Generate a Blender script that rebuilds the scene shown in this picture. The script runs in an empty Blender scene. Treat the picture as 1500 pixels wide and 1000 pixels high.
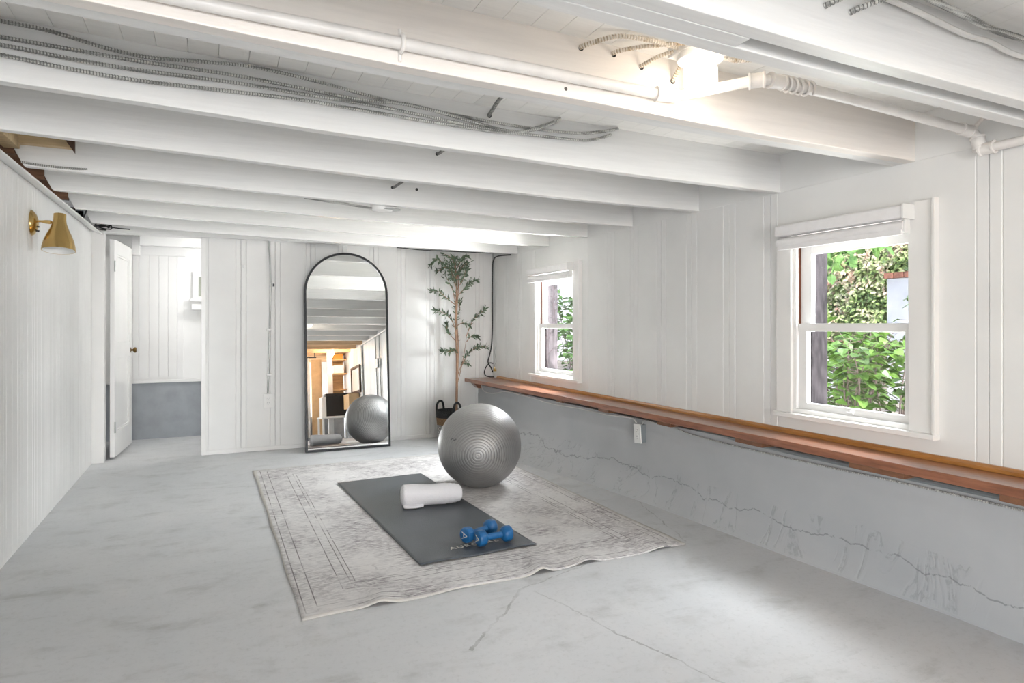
import bpy, bmesh, math, random
from mathutils import Vector, Matrix, noise
C = bpy.context.scene.collection
R = math.radians
S = bpy.context.scene

# ------------------------------------------------------------------ camera
cam_d = bpy.data.cameras.new('camera'); cam = bpy.data.objects.new('camera', cam_d); C.objects.link(cam)
cam.location = (0, 0, 1.115)
cam.rotation_euler = (R(90), 0, R(-25.034))
cam_d.sensor_width = 36; cam_d.lens = 940 / 1500 * 36
cam_d.shift_y = -25 / 1500
cam_d.clip_start = 0.05
S.camera = cam

# ------------------------------------------------------------------ world, sun, exposure
w = bpy.data.worlds.new('world'); S.world = w; w.use_nodes = True
nt = w.node_tree; nt.nodes.clear()
sky = nt.nodes.new('ShaderNodeTexSky'); sky.sky_type = 'NISHITA'; sky.sun_disc = False
sky.sun_elevation = R(52); sky.sun_rotation = R(240); sky.air_density = 1.0; sky.dust_density = 1.5
bg = nt.nodes.new('ShaderNodeBackground'); bg.inputs['Strength'].default_value = 0.2
ow = nt.nodes.new('ShaderNodeOutputWorld')
nt.links.new(sky.outputs[0], bg.inputs[0]); nt.links.new(bg.outputs[0], ow.inputs[0])

def add_light(name, kind, loc, rot, energy, color=(1, 1, 1), size=None, sy=None, radius=None):
    d = bpy.data.lights.new(name, kind); d.energy = energy; d.color = color
    if kind == 'AREA':
        d.shape = 'RECTANGLE'; d.size = size; d.size_y = sy or size
    if radius is not None: d.shadow_soft_size = radius
    o = bpy.data.objects.new(name, d); C.objects.link(o); o.location = loc; o.rotation_euler = rot
    return o
sun = add_light('sun', 'SUN', (0, 0, 10), (0, 0, 0), 2.5, (1, .95, .86))
sun.rotation_euler = Vector((-.5, -.35, .85)).to_track_quat('Z', 'Y').to_euler(); sun.data.angle = R(.6)
# added fill lamps behind the camera, set in invented openings
add_light('added_fill_side', 'AREA', (-3.15, -1.9, 1.0), (R(90), 0, R(-90)), 32, (.98, .985, 1), 3.4, 1.6)
add_light('added_fill_rear', 'AREA', (.1, -4.45, 1.0), (R(92), 0, R(0)), 112, (.98, .985, 1), 2.3, 1.6)
# added lamps outside the two windows, standing in for sky light
def aim(d): return Vector(d).to_track_quat('-Z', 'Y').to_euler()
add_light('window_sky_fill', 'AREA', (3.22, 2.0, 1.93), (0, R(52), 0), 45, (.96, .98, 1), .7, .8)
add_light('window_sky_fill', 'AREA', (3.22, 4.75, 1.93), (0, R(52), 0), 110, (.96, .98, 1), .7, .9)
add_light('oblique_fill', 'AREA', (5.6, -.8, 1.55), aim((-.72, .70, -.07)), 480, (.97, .985, 1), 2.0, 1.9)  # unseen added lamp that brightens the left wall
# added lamps low outside, standing in for light off the sunlit ground
add_light('ground_bounce_fill', 'AREA', (3.10, 2.0, .50), (0, R(140), 0), 18, (1, .98, .94), .5, .8)
add_light('ground_bounce_fill', 'AREA', (3.10, 4.75, .50), (0, R(140), 0), 110, (1, .98, .96), .5, .9)
vs = S.view_settings
vs.view_transform = 'Standard'; vs.look = 'None'; vs.gamma = 1; vs.use_curve_mapping = False
vs.exposure = 1.22

# ------------------------------------------------------------------ materials
M = {}
def nodes(name):
    m = bpy.data.materials.new(name); m.use_nodes = True
    t = m.node_tree; b = t.nodes['Principled BSDF']; M[name] = m
    return m, t, b
def N(t, kind, **kw):
    n = t.nodes.new(kind)
    for k, v in kw.items(): setattr(n, k, v)
    return n
def sv(n, **kw):
    for k, v in kw.items(): n.inputs[k.replace('_', ' ')].default_value = v
def coord(t, scale=(1, 1, 1), rot=(0, 0, 0), out='Object'):
    tc = N(t, 'ShaderNodeTexCoord'); mp = N(t, 'ShaderNodeMapping')
    mp.inputs['Scale'].default_value = scale; mp.inputs['Rotation'].default_value = rot
    t.links.new(tc.outputs[out], mp.inputs['Vector']); return mp.outputs[0]
def noise_n(t, vec, scale, detail=4, rough=.5, dist=0):
    n = N(t, 'ShaderNodeTexNoise'); sv(n, Scale=scale, Detail=detail, Roughness=rough, Distortion=dist)
    if vec is not None: t.links.new(vec, n.inputs['Vector'])
    return n.outputs['Fac']
def ramp(t, fac, stops):
    r = N(t, 'ShaderNodeValToRGB'); e = r.color_ramp.elements
    while len(e) < len(stops): e.new(.5)
    for el, (p, c) in zip(e, stops):
        el.position = p; el.color = (c[0], c[1], c[2], 1) if not isinstance(c, (int, float)) else (c, c, c, 1)
    t.links.new(fac, r.inputs[0]); return r.outputs[0]
def mixc(t, fac, a, b, mode='MIX'):
    n = N(t, 'ShaderNodeMix', data_type='RGBA', blend_type=mode)
    for sock, v in ((n.inputs[0], fac), (n.inputs[6], a), (n.inputs[7], b)):
        if isinstance(v, (int, float)): sock.default_value = v
        elif isinstance(v, tuple): sock.default_value = (*v, 1)
        else: t.links.new(v, sock)
    return n.outputs[2]
def mth(t, op, a, b=None, c=None):
    n = N(t, 'ShaderNodeMath', operation=op)
    for i, v in enumerate((a, b, c)):
        if v is None: continue
        if isinstance(v, (int, float)): n.inputs[i].default_value = v
        else: t.links.new(v, n.inputs[i])
    return n.outputs[0]
def bump(t, b, h, strength=.3, dist=.01):
    n = N(t, 'ShaderNodeBump'); sv(n, Strength=strength, Distance=dist)
    t.links.new(h, n.inputs['Height']); t.links.new(n.outputs[0], b.inputs['Normal'])
def simple(name, col, rough=.5, metal=0, var=.06, scale=8, bumps=.0, bscale=60, stretch=(1, 1, 1), spec=.5, bdist=.003):
    m, t, b = nodes(name)
    v = coord(t, stretch)
    n = noise_n(t, v, scale, 5)
    dark = tuple(c * (1 - var * 2) for c in col); lite = tuple(min(1, c * (1 + var)) for c in col)
    t.links.new(ramp(t, n, [(.3, dark), (.62, lite)]), b.inputs['Base Color'])
    sv(b, Roughness=rough, Metallic=metal); b.inputs['Specular IOR Level'].default_value = spec
    if bumps: bump(t, b, noise_n(t, v, bscale, 4), bumps, bdist)
    return m

simple('wall_paint', (.80, .80, .785), .42, var=.02, scale=3, bumps=.15, bscale=14)
simple('trim_paint', (.82, .815, .80), .3, var=.015, scale=4, bumps=.08, bscale=30)
simple('warm_trim_paint', (.80, .775, .75), .32, var=.015, scale=4, bumps=.08, bscale=30)
simple('casing_paint', (.80, .79, .77), .32, var=.015, scale=4)
simple('blind_fabric', (.80, .79, .79), .6, var=.015, scale=30)
simple('far_wall_paint', (.86, .86, .85), .5, var=.02, scale=3, bumps=.1, bscale=20)
# painted rough-sawn joists, grain along X
def joist_paint(name, col, rough):
    m, t, b = nodes(name)
    v = coord(t, (.35, 6, 6)); g = noise_n(t, v, 9, 6, .6)
    v2 = coord(t); spots = N(t, 'ShaderNodeTexVoronoi'); sv(spots, Scale=3.1); t.links.new(v2, spots.inputs['Vector'])
    c = ramp(t, g, [(.28, tuple(x * .93 for x in col)), (.6, col)])
    sp = mth(t, 'LESS_THAN', spots.outputs['Distance'], .018)
    c = mixc(t, sp, c, (.10, .09, .08)); t.links.new(c, b.inputs['Base Color'])
    sv(b, Roughness=rough)
    bump(t, b, g, .25, .004)
joist_paint('joist_paint', (.80, .80, .785), .34)
joist_paint('joist_gloss', (.83, .83, .81), .2)
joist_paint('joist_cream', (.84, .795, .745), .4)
joist_paint('deck_paint', (.88, .87, .84), .5)
simple('raw_wood', (.22, .11, .06), .7, var=.2, scale=6, stretch=(1, 8, 8), bumps=.3)
simple('dark_wood', (.07, .035, .02), .7, var=.2, scale=6, stretch=(8, 8, 1), bumps=.3)
simple('brown_jamb', (.16, .055, .03), .6, var=.2, scale=6, stretch=(8, 8, 1), bumps=.3)
simple('weathered_jamb', (.028, .024, .026), .95, var=.3, scale=12, stretch=(4, 4, 1), spec=.08)
simple('tan_board', (.62, .47, .27), .6, var=.08, scale=5, stretch=(1, 8, 8))
simple('storage_wood', (.55, .34, .16), .6, var=.12, scale=5, stretch=(1, 8, 8))
simple('storage_joist', (.58, .40, .24), .6, var=.12, scale=5, stretch=(.5, 8, 8))
def wood(name, a, b_, rough, ax):
    m, t, b = nodes(name)
    v = coord(t, ax); g = noise_n(t, v, 7, 6, .6, .4)
    t.links.new(ramp(t, g, [(.3, a), (.65, b_)]), b.inputs['Base Color']); sv(b, Roughness=rough)
    b.inputs['Coat Weight'].default_value = .6; b.inputs['Coat Roughness'].default_value = .12
    bump(t, b, g, .08, .002)
wood('shelf_wood', (.17, .06, .028), (.33, .13, .065), .33, (9, .8, 9))
wood('shelf_trim_wood', (.30, .12, .025), (.48, .21, .05), .3, (9, .8, 9))
wood('block_wood', (.15, .06, .028), (.25, .11, .05), .6, (3, 3, 9))
wood('table_wood', (.10, .05, .03), (.2, .1, .05), .4, (9, 2, 9))

# floor
m, t, b = nodes('floor_paint')
v = coord(t); n1 = noise_n(t, v, 1.1, 5, .55); n2 = noise_n(t, v, 7, 6, .6); n3 = noise_n(t, coord(t, (.6, 1.8, 1)), 3.2, 8, .7, .5)
base = ramp(t, n1, [(.3, (.57, .585, .60)), (.55, (.63, .64, .65)), (.75, (.66, .662, .665))])
stain = ramp(t, n3, [(.48, 0), (.70, 1)])
sm = mth(t, 'MULTIPLY', stain, ramp(t, n2, [(.42, 0), (.62, 1)]))
base = mixc(t, mth(t, 'MULTIPLY', sm, .55), base, (.30, .305, .29))
base = mixc(t, ramp(t, noise_n(t, v, 42, 6, .75), [(.52, 0), (.72, .35)]), base, (.36, .37, .36))
vo = N(t, 'ShaderNodeTexVoronoi'); sv(vo, Scale=1.6); t.links.new(v, vo.inputs['Vector'])
base = mixc(t, mth(t, 'LESS_THAN', vo.outputs['Distance'], .011), base, (.08, .075, .07))
# long shallow cracks (position, direction and length measured on the slab)
sepx = N(t, 'ShaderNodeSeparateXYZ'); t.links.new(v, sepx.inputs[0]); X_, Y_ = sepx.outputs[0], sepx.outputs[1]
wob = mth(t, 'MULTIPLY', mth(t, 'SUBTRACT', noise_n(t, v, 5, 5, .7), .5), .09)
crk = None
for (ax, ay, bx_, by, wd) in ((1.20, 2.45, 1.50, 1.30, .004), (1.20, 2.45, 1.75, 2.62, .004), (1.2, 2.45, .80, 2.05, .006), (-.3, 4.9, .30, 4.75, .003), (2.2, 2.6, 2.45, 3.4, .003)):
    L = math.hypot(bx_ - ax, by - ay); dx, dy = (bx_ - ax) / L, (by - ay) / L
    px = mth(t, 'SUBTRACT', X_, ax); py = mth(t, 'SUBTRACT', Y_, ay)
    u = mth(t, 'ADD', mth(t, 'MULTIPLY', px, dx), mth(t, 'MULTIPLY', py, dy))
    q = mth(t, 'ABSOLUTE', mth(t, 'ADD', mth(t, 'SUBTRACT', mth(t, 'MULTIPLY', py, dx), mth(t, 'MULTIPLY', px, dy)), wob))
    k = mth(t, 'MULTIPLY', mth(t, 'LESS_THAN', q, wd), mth(t, 'MULTIPLY', mth(t, 'GREATER_THAN', u, 0), mth(t, 'LESS_THAN', u, L)))
    crk = k if crk is None else mth(t, 'MAXIMUM', crk, k)
base = mixc(t, mth(t, 'MULTIPLY', crk, mth(t, 'MULTIPLY', ramp(t, n2, [(.35, 0), (.6, 1)]), .55)), base, (.2, .2, .195))
t.links.new(base, b.inputs['Base Color'])
t.links.new(ramp(t, n2, [(.3, .42), (.7, .6)]), b.inputs['Roughness'])
bump(t, b, mth(t, 'SUBTRACT', mth(t, 'ADD', n3, mth(t, 'MULTIPLY', n2, .4)), crk), .25, .006)
# foundation
m, t, b = nodes('foundation_paint')
v = coord(t); n1 = noise_n(t, v, 1.5, 5, .6); n2 = noise_n(t, coord(t, (1, 1, .35)), 5, 4, .55, .9); n3 = noise_n(t, v, 30, 5, .7)
c = ramp(t, n1, [(.3, (.40, .415, .43)), (.7, (.47, .48, .49))])
ridge = mth(t, 'ABSOLUTE', mth(t, 'SUBTRACT', n2, .5))
zz = N(t, 'ShaderNodeSeparateXYZ'); t.links.new(v, zz.inputs[0])
low = mth(t, 'MULTIPLY', mth(t, 'LESS_THAN', mth(t, 'ADD', zz.outputs[2], mth(t, 'MULTIPLY', n1, .25)), .33), mth(t, 'GREATER_THAN', zz.outputs[2], .012))
rm = mth(t, 'MULTIPLY', mth(t, 'LESS_THAN', ridge, .012), mth(t, 'MULTIPLY', low, ramp(t, n3, [(.42, 0), (.55, 1)])))
wl = mth(t, 'LESS_THAN', mth(t, 'ABSOLUTE', mth(t, 'SUBTRACT', zz.outputs[2], mth(t, 'ADD', .02, mth(t, 'MULTIPLY', noise_n(t, coord(t, (1, 1, .15)), 2.6, 6, .6), .26)))), .0035)
wl = mth(t, 'MULTIPLY', wl, ramp(t, n3, [(.40, 0), (.5, 1)]))
c = mixc(t, mth(t, 'MULTIPLY', rm, .35), c, (.2, .21, .215)); c = mixc(t, mth(t, 'MULTIPLY', wl, .6), c, (.16, .165, .17)); t.links.new(c, b.inputs['Base Color'])
sv(b, Roughness=.5)
bump(t, b, mth(t, 'ADD', mth(t, 'MULTIPLY', ramp(t, ridge, [(0, 0), (.05, 1)]), mth(t, 'MULTIPLY', low, .8)), mth(t, 'MULTIPLY', n3, .3)), .28, .006)
# rug (object origin at its near left corner, 1.87 x 2.72 m)
m, t, b = nodes('rug_weave')
v = coord(t); sp = N(t, 'ShaderNodeSeparateXYZ'); t.links.new(v, sp.inputs[0]); x, y = sp.outputs[0], sp.outputs[1]
RW, RL = 1.87, 2.72
d = mth(t, 'MINIMUM', mth(t, 'MINIMUM', x, mth(t, 'SUBTRACT', RW, x)), mth(t, 'MINIMUM', y, mth(t, 'SUBTRACT', RL, y)))
big = noise_n(t, v, 3.2, 5, .6); streak = noise_n(t, coord(t, (8, 30, 1)), 2.4, 6, .75); fine = noise_n(t, coord(t, (60, 160, 1)), 2, 3, .6)
cream = ramp(t, noise_n(t, v, 2.0, 3), [(.3, (.70, .685, .67)), (.7, (.78, .77, .76))])
patch = mth(t, 'MULTIPLY', ramp(t, big, [(.40, 0.15), (.60, 1)]), ramp(t, streak, [(.42, 0), (.60, 1)]))
c = mixc(t, mth(t, 'MULTIPLY', patch, .9), cream, (.24, .215, .235))
# ornament curls: distorted voronoi cell rims, worn away by the noise
vor = N(t, 'ShaderNodeTexVoronoi', feature='F1'); sv(vor, Scale=11)
wv = N(t, 'ShaderNodeVectorMath', operation='ADD'); nn = N(t, 'ShaderNodeTexNoise'); sv(nn, Scale=9, Detail=3)
t.links.new(v, nn.inputs['Vector']); sc_ = N(t, 'ShaderNodeVectorMath', operation='SCALE'); sc_.inputs['Scale'].default_value = .12
t.links.new(nn.outputs['Color'], sc_.inputs[0]); t.links.new(v, wv.inputs[0]); t.links.new(sc_.outputs[0], wv.inputs[1]); t.links.new(wv.outputs[0], vor.inputs['Vector'])
ring = mth(t, 'LESS_THAN', mth(t, 'ABSOLUTE', mth(t, 'SUBTRACT', vor.outputs['Distance'], .42)), .045)
ring = mth(t, 'MULTIPLY', ring, ramp(t, noise_n(t, v, 14, 4, .7), [(.45, 0), (.6, .75)]))
c = mixc(t, mth(t, 'MULTIPLY', ring, .38), c, (.27, .25, .26))
for dd, ww in ((.034, .0022), (.082, .0022), (.205, .0022), (.248, .002), (.268, .002)):
    ln = mth(t, 'LESS_THAN', mth(t, 'ABSOLUTE', mth(t, 'SUBTRACT', d, dd)), ww)
    ln = mth(t, 'MULTIPLY', ln, ramp(t, noise_n(t, v, 3.2 + dd * 9, 2), [(.38, .15), (.5, 1)]))
    c = mixc(t, mth(t, 'MULTIPLY', ln, .8), c, (.13, .12, .12))
c = mixc(t, mth(t, 'MULTIPLY', mth(t, 'LESS_THAN', d, .012), .8), c, (.60, .58, .54))
t.links.new(c, b.inputs['Base Color']); sv(b, Roughness=.9); b.inputs['Specular IOR Level'].default_value = .2
bump(t, b, mth(t, 'ADD', fine, streak), .35, .004)
simple('rug_binding', (.62, .57, .48), .9, var=.1, scale=60)
# yoga mat
m, t, b = nodes('mat_foam')
v = coord(t); vo = N(t, 'ShaderNodeTexVoronoi'); sv(vo, Scale=190); t.links.new(v, vo.inputs['Vector'])
t.links.new(ramp(t, noise_n(t, v, 3, 3), [(.3, (.062, .071, .082)), (.7, (.080, .091, .104))]), b.inputs['Base Color'])
sv(b, Roughness=.36); bump(t, b, vo.outputs['Distance'], .5, .002)
simple('mat_edge', (.03, .032, .035), .6)
simple('pale_print', (.6, .58, .52), .6)
# towel
m, t, b = nodes('towel_terry')
v = coord(t); b.inputs['Base Color'].default_value = (.83, .82, .84, 1); sv(b, Roughness=.95)
b.inputs['Specular IOR Level'].default_value = .1; b.inputs['Sheen Weight'].default_value = .3
bump(t, b, noise_n(t, v, 130, 4, .8), .8, .006)
# gym ball
m, t, b = nodes('ball_vinyl')
v = coord(t)
ax_ = Vector((-.40, -.88, -.10)).normalized(); dt = N(t, 'ShaderNodeVectorMath', operation='DOT_PRODUCT'); dt.inputs[1].default_value = ax_
nv = N(t, 'ShaderNodeVectorMath', operation='NORMALIZE'); t.links.new(v, nv.inputs[0]); t.links.new(nv.outputs[0], dt.inputs[0])
ang = mth(t, 'ARCCOSINE', dt.outputs['Value'])
ridge = mth(t, 'POWER', mth(t, 'ABSOLUTE', mth(t, 'SINE', mth(t, 'MULTIPLY', ang, 48))), .3)
b.inputs['Base Color'].default_value = (.36, .355, .35, 1); sv(b, Roughness=.48, Metallic=.72)
t.links.new(mixc(t, ramp(t, ridge, [(.45, .45), (.8, 0)]), ramp(t, noise_n(t, v, 9, 4), [(.3, (.33, .327, .323)), (.7, (.37, .367, .363))]), (.16, .16, .16)), b.inputs['Base Color'])  # ring grooves darkened in the colour, standing in for their shade
bump(t, b, ridge, .5, .004)
simple('ball_print', (.12, .12, .13), .5)
simple('dumbbell_vinyl', (.012, .115, .30), .34, var=.08, scale=30)
simple('brass', (.60, .41, .16), .24, 1, var=.06, scale=5, stretch=(1, 1, .2))
simple('shade_lining', (.8, .8, .78), .5)
simple('black_metal', (.022, .024, .027), .38, .4, var=.1)
simple('steel', (.45, .46, .45), .35, .9, var=.1)
simple('cable_black', (.018, .018, .018), .5)
simple('cable_white', (.68, .67, .64), .5)
simple('pipe_paint', (.80, .775, .745), .35, var=.04, scale=12, bumps=.2, bscale=40)
simple('plastic_white', (.80, .80, .78), .3, var=.01)
simple('slot_dark', (.03, .03, .03), .5)
simple('box_grey', (.30, .33, .34), .4, .5)
simple('bark', (.33, .20, .13), .8, var=.2, scale=20, stretch=(6, 6, 1), bumps=.4)
simple('olive_leaf', (.11, .165, .10), .5, var=.3, scale=6)
simple('shrub_leaf', (.055, .105, .016), .45, var=.35, scale=2.5)
simple('shrub_stem', (.10, .07, .06), .7)
simple('stucco', (.31, .315, .345), .9, var=.03, scale=10, bumps=.4)
simple('brick', (.20, .085, .06), .9, var=.25, scale=30)
simple('garden_soil', (.22, .19, .16), .95, var=.3, scale=4)
simple('soil', (.04, .03, .02), .95)
simple('plank_white', (.72, .71, .69), .6, var=.06, scale=5, stretch=(8, 8, 1))
simple('curtain_cloth', (.78, .76, .74), .9)
simple('trunk_black', (.010, .011, .013), .4)
simple('orange_plastic', (.75, .25, .04), .5)
simple('cardboard', (.60, .42, .24), .8)
simple('rear_low_paint', (.33, .355, .38), .6, var=.06)
m, t, b = nodes('armor_paint')    # galvanised armoured cable with patchy white paint
v = coord(t); n = noise_n(t, coord(t, (1, 14, 14)), 7, 4, .6)
c = ramp(t, n, [(.40, (.20, .20, .19)), (.56, (.62, .62, .59))]); t.links.new(c, b.inputs['Base Color']); sv(b, Roughness=.45, Metallic=.25)
simple('armor_warm_groove_shade', (.42, .34, .24), .6)  # painted groove shade, lighter version for the lamp cables
simple('pale_groove_shade', (.36, .36, .35), .6)  # painted groove shade for the pale cable
simple('grey_green_pane', (.30, .32, .27), .4)  # one flat greenish grey for the pane
simple('dark_brass', (.20, .12, .04), .3, 1)
simple('armor_groove_shade', (.17, .17, .16), .6)  # dark tone on the rib grooves, standing in for their shade
m, t, b = nodes('armor_warm')
c = ramp(t, noise_n(t, coord(t), 30, 4, .6), [(.38, (.45, .35, .22)), (.5, (.78, .72, .64))]); t.links.new(c, b.inputs['Base Color']); sv(b, Roughness=.5)
m, t, b = nodes('mirror_glass'); b.inputs['Base Color'].default_value = (.93, .94, .94, 1); sv(b, Roughness=.0, Metallic=1)
m, t, b = nodes('basket_weave')
tc = coord(t); sp = N(t, 'ShaderNodeSeparateXYZ'); t.links.new(tc, sp.inputs[0])
an = mth(t, 'ARCTAN2', sp.outputs[1], sp.outputs[0])
z = sp.outputs[2]
wk = mth(t, 'MULTIPLY', mth(t, 'SINE', mth(t, 'MULTIPLY', an, 44)), mth(t, 'SINE', mth(t, 'MULTIPLY', z, 420)))
zig = mth(t, 'ADD', mth(t, 'MULTIPLY', mth(t, 'ABSOLUTE', mth(t, 'SUBTRACT', mth(t, 'FRACT', mth(t, 'MULTIPLY', an, 4.2)), .5)), .05), z)
zz = mth(t, 'GREATER_THAN', mth(t, 'FRACT', mth(t, 'MULTIPLY', zig, 38)), .5)
lowc = mixc(t, zz, (.05, .05, .05), (.75, .73, .7))
tan = ramp(t, wk, [(.3, (.24, .14, .07)), (.7, (.42, .27, .15))]); blk = ramp(t, wk, [(.3, (.015, .015, .015)), (.9, (.09, .09, .09))])
c = mixc(t, mth(t, 'GREATER_THAN', z, .155), lowc, tan); c = mixc(t, mth(t, 'GREATER_THAN', z, .222), c, blk)
t.links.new(c, b.inputs['Base Color']); sv(b, Roughness=.8); bump(t, b, wk, .8, .006)
# thin window glass
def glass(name, tint, extra=0.0):
    m = bpy.data.materials.new(name); m.use_nodes = True; t = m.node_tree; t.nodes.clear(); M[name] = m
    o = N(t, 'ShaderNodeOutputMaterial'); tr = N(t, 'ShaderNodeBsdfTransparent'); gl = N(t, 'ShaderNodeBsdfGlossy'); fr = N(t, 'ShaderNodeFresnel'); mx = N(t, 'ShaderNodeMixShader')
    tr.inputs[0].default_value = (*tint, 1); gl.inputs['Roughness'].default_value = .02; fr.inputs[0].default_value = 1.45
    ge = N(t, 'ShaderNodeNewGeometry'); f = mth(t, 'MULTIPLY', fr.outputs[0], mth(t, 'SUBTRACT', 1, ge.outputs['Backfacing']))
    t.links.new(f, mx.inputs[0]); t.links.new(tr.outputs[0], mx.inputs[1]); t.links.new(gl.outputs[0], mx.inputs[2]); t.links.new(mx.outputs[0], o.inputs[0])
glass('window_glass', (.97, .98, .98))
def emissive(name, col, strength):
    m, t, b = nodes(name); b.inputs['Base Color'].default_value = (*col, 1)
    b.inputs['Emission Color'].default_value = (*col, 1); b.inputs['Emission Strength'].default_value = strength
emissive('bulb_glow', (1, .93, .82), 4)
emissive('rear_bulb_glow', (1, .78, .5), 14)
m, t, b = nodes('jar_glass'); b.inputs['Base Color'].default_value = (1, .97, .92, 1); sv(b, Roughness=.35); b.inputs['Transmission Weight'].default_value = .75
b.inputs['Emission Color'].default_value = (1, .95, .87, 1); b.inputs['Emission Strength'].default_value = .55
# sunlit foliage with a spread of leaf tones
def leafmix(name, stops, scale):
    m, t, b = nodes(name); n = noise_n(t, coord(t), scale, 5, .75)
    t.links.new(ramp(t, n, stops), b.inputs['Base Color']); sv(b, Roughness=.6)
leafmix('hedge_leaf', [(.38, (.05, .09, .03)), (.46, (.20, .28, .08)), (.52, (.42, .46, .24)), (.57, (.60, .52, .40)), (.64, (.60, .33, .24))], 4.5)
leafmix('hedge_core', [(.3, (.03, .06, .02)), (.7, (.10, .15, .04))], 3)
leafmix('vine_leaf', [(.3, (.04, .10, .025)), (.7, (.14, .26, .06))], 5)

# ------------------------------------------------------------------ mesh helpers
def tag(o, label=None, cat=None, group=None, kind=None):
    for k, v in (('label', label), ('category', cat), ('group', group), ('kind', kind)):
        if v: o[k] = v
    return o
def empty(name, loc, label=None, cat=None, group=None, kind=None, rz=0):
    o = bpy.data.objects.new(name, None); C.objects.link(o); o.location = loc; o.rotation_euler.z = rz
    o.empty_display_size = .05
    return tag(o, label, cat, group, kind)
class MB:
    def __init__(s): s.bm = bmesh.new()
    def box(s, a, b, bev=0, rot=None, piv=None):
        x0, y0, z0 = [min(p, q) for p, q in zip(a, b)]; x1, y1, z1 = [max(p, q) for p, q in zip(a, b)]
        r = bmesh.ops.create_cube(s.bm, size=1)['verts']
        for v in r: v.co = Vector(((x0 + x1) / 2 + v.co.x * (x1 - x0), (y0 + y1) / 2 + v.co.y * (y1 - y0), (z0 + z1) / 2 + v.co.z * (z1 - z0)))
        if bev:
            e = list({e for v in r for e in v.link_edges})
            g = bmesh.ops.bevel(s.bm, geom=e, offset=bev, segments=2, affect='EDGES', profile=.6)
            r = list({v for f in g['faces'] for v in f.verts} | {v for v in r if v.is_valid})
        if rot is not None:
            for v in r: v.co = rot @ (v.co - Vector(piv)) + Vector(piv)
        return s
    def tube(s, pts, r, n=10, caps=True, closed=False, flat=None):
        pts = [Vector(p) for p in pts]; rs = r if isinstance(r, (list, tuple)) else [r] * len(pts)
        rings = []; up = None
        for i, p in enumerate(pts):
            a = pts[(i - 1) % len(pts)] if (closed or i) else p; b = pts[(i + 1) % len(pts)] if (closed or i < len(pts) - 1) else p
            d = (b - a).normalized() if (b - a).length > 1e-9 else Vector((0, 0, 1))
            if up is None:
                up = Vector((0, 0, 1)) if abs(d.z) < .9 else Vector((1, 0, 0))
            u = (up - d * up.dot(d)); u = u.normalized() if u.length > 1e-6 else d.orthogonal().normalized()
            up = u; v = d.cross(u)
            rings.append([s.bm.verts.new(p + (u * math.cos(2 * math.pi * k / n) + v * math.sin(2 * math.pi * k / n)) * rs[i]) for k in range(n)])
        m = len(rings)
        for i in range(m if closed else m - 1):
            A, B = rings[i], rings[(i + 1) % m]
            for k in range(n): s.bm.faces.new((A[k], A[(k + 1) % n], B[(k + 1) % n], B[k]))
        if caps and not closed:
            s.bm.faces.new(rings[0][::-1]); s.bm.faces.new(rings[-1])
        return s
    def lathe(s, prof, n=32, center=(0, 0, 0), axis='Z', sx=1, sy=1, rib=0, ribn=0):
        rings = []; c = Vector(center)
        for (r, z) in prof:
            ring = []
            for k in range(n):
                a = 2 * math.pi * k / n; rr = r * (1 + rib * math.cos(a * ribn)) if rib else r
                p = (rr * math.cos(a) * sx, rr * math.sin(a) * sy, z)
                p = {'Z': p, 'X': (p[2], p[0], p[1]), 'Y': (p[0], p[2], p[1])}[axis]
                ring.append(s.bm.verts.new(c + Vector(p)))
            rings.append(ring)
        for A, B in zip(rings, rings[1:]):
            for k in range(n): s.bm.faces.new((A[k], A[(k + 1) % n], B[(k + 1) % n], B[k]))
        if prof[0][0] > 1e-6: s.bm.faces.new(rings[0][::-1])
        if prof[-1][0] > 1e-6: s.bm.faces.new(rings[-1])
        return s
    def prism(s, poly, z0, z1, f=lambda p, h: (p[0], p[1], h)):
        A = [s.bm.verts.new(f(p, z0)) for p in poly]; B = [s.bm.verts.new(f(p, z1)) for p in poly]
        n = len(poly)
        for k in range(n): s.bm.faces.new((A[k], A[(k + 1) % n], B[(k + 1) % n], B[k]))
        s.bm.faces.new(A[::-1]); s.bm.faces.new(B); return s
    def build(s, name, mat, parent=None, smooth=False, loc=None, bevel=0, subsurf=0, fix=True):
        bmesh.ops.remove_doubles(s.bm, verts=s.bm.verts, dist=1e-6)
        if fix: bmesh.ops.recalc_face_normals(s.bm, faces=s.bm.faces)
        if loc is not None: bmesh.ops.translate(s.bm, verts=s.bm.verts, vec=-Vector(loc))
        me = bpy.data.meshes.new(name); s.bm.to_mesh(me); s.bm.free()
        o = bpy.data.objects.new(name, me); C.objects.link(o)
        if loc is not None: o.location = loc
        me.materials.append(M[mat])
        if smooth:
            for p in me.polygons: p.use_smooth = True
            me.set_sharp_from_angle(angle=R(38))
        if bevel:
            md = o.modifiers.new('bevel', 'BEVEL'); md.width = bevel; md.segments = 2; md.limit_method = 'ANGLE'
        if subsurf:
            md = o.modifiers.new('sub', 'SUBSURF'); md.levels = md.render_levels = subsurf
        if parent:
            o.parent = parent
            # keep world coordinates: the mesh was written in world space
            o.matrix_parent_inverse = parent_matrix(parent).inverted()
        return o
def parent_matrix(p):
    m = Matrix.Translation(p.location) @ p.rotation_euler.to_matrix().to_4x4()
    return parent_matrix(p.parent) @ p.matrix_parent_inverse @ m if p.parent else m
def box(name, a, b, mat, parent=None, bev=0, smooth=False, **k):
    o = MB().box(a, b).build(name, mat, parent, smooth=smooth, bevel=bev)
    return tag(o, **k)
def struct(o, label=None): return tag(o, label=label, kind='structure')
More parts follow.
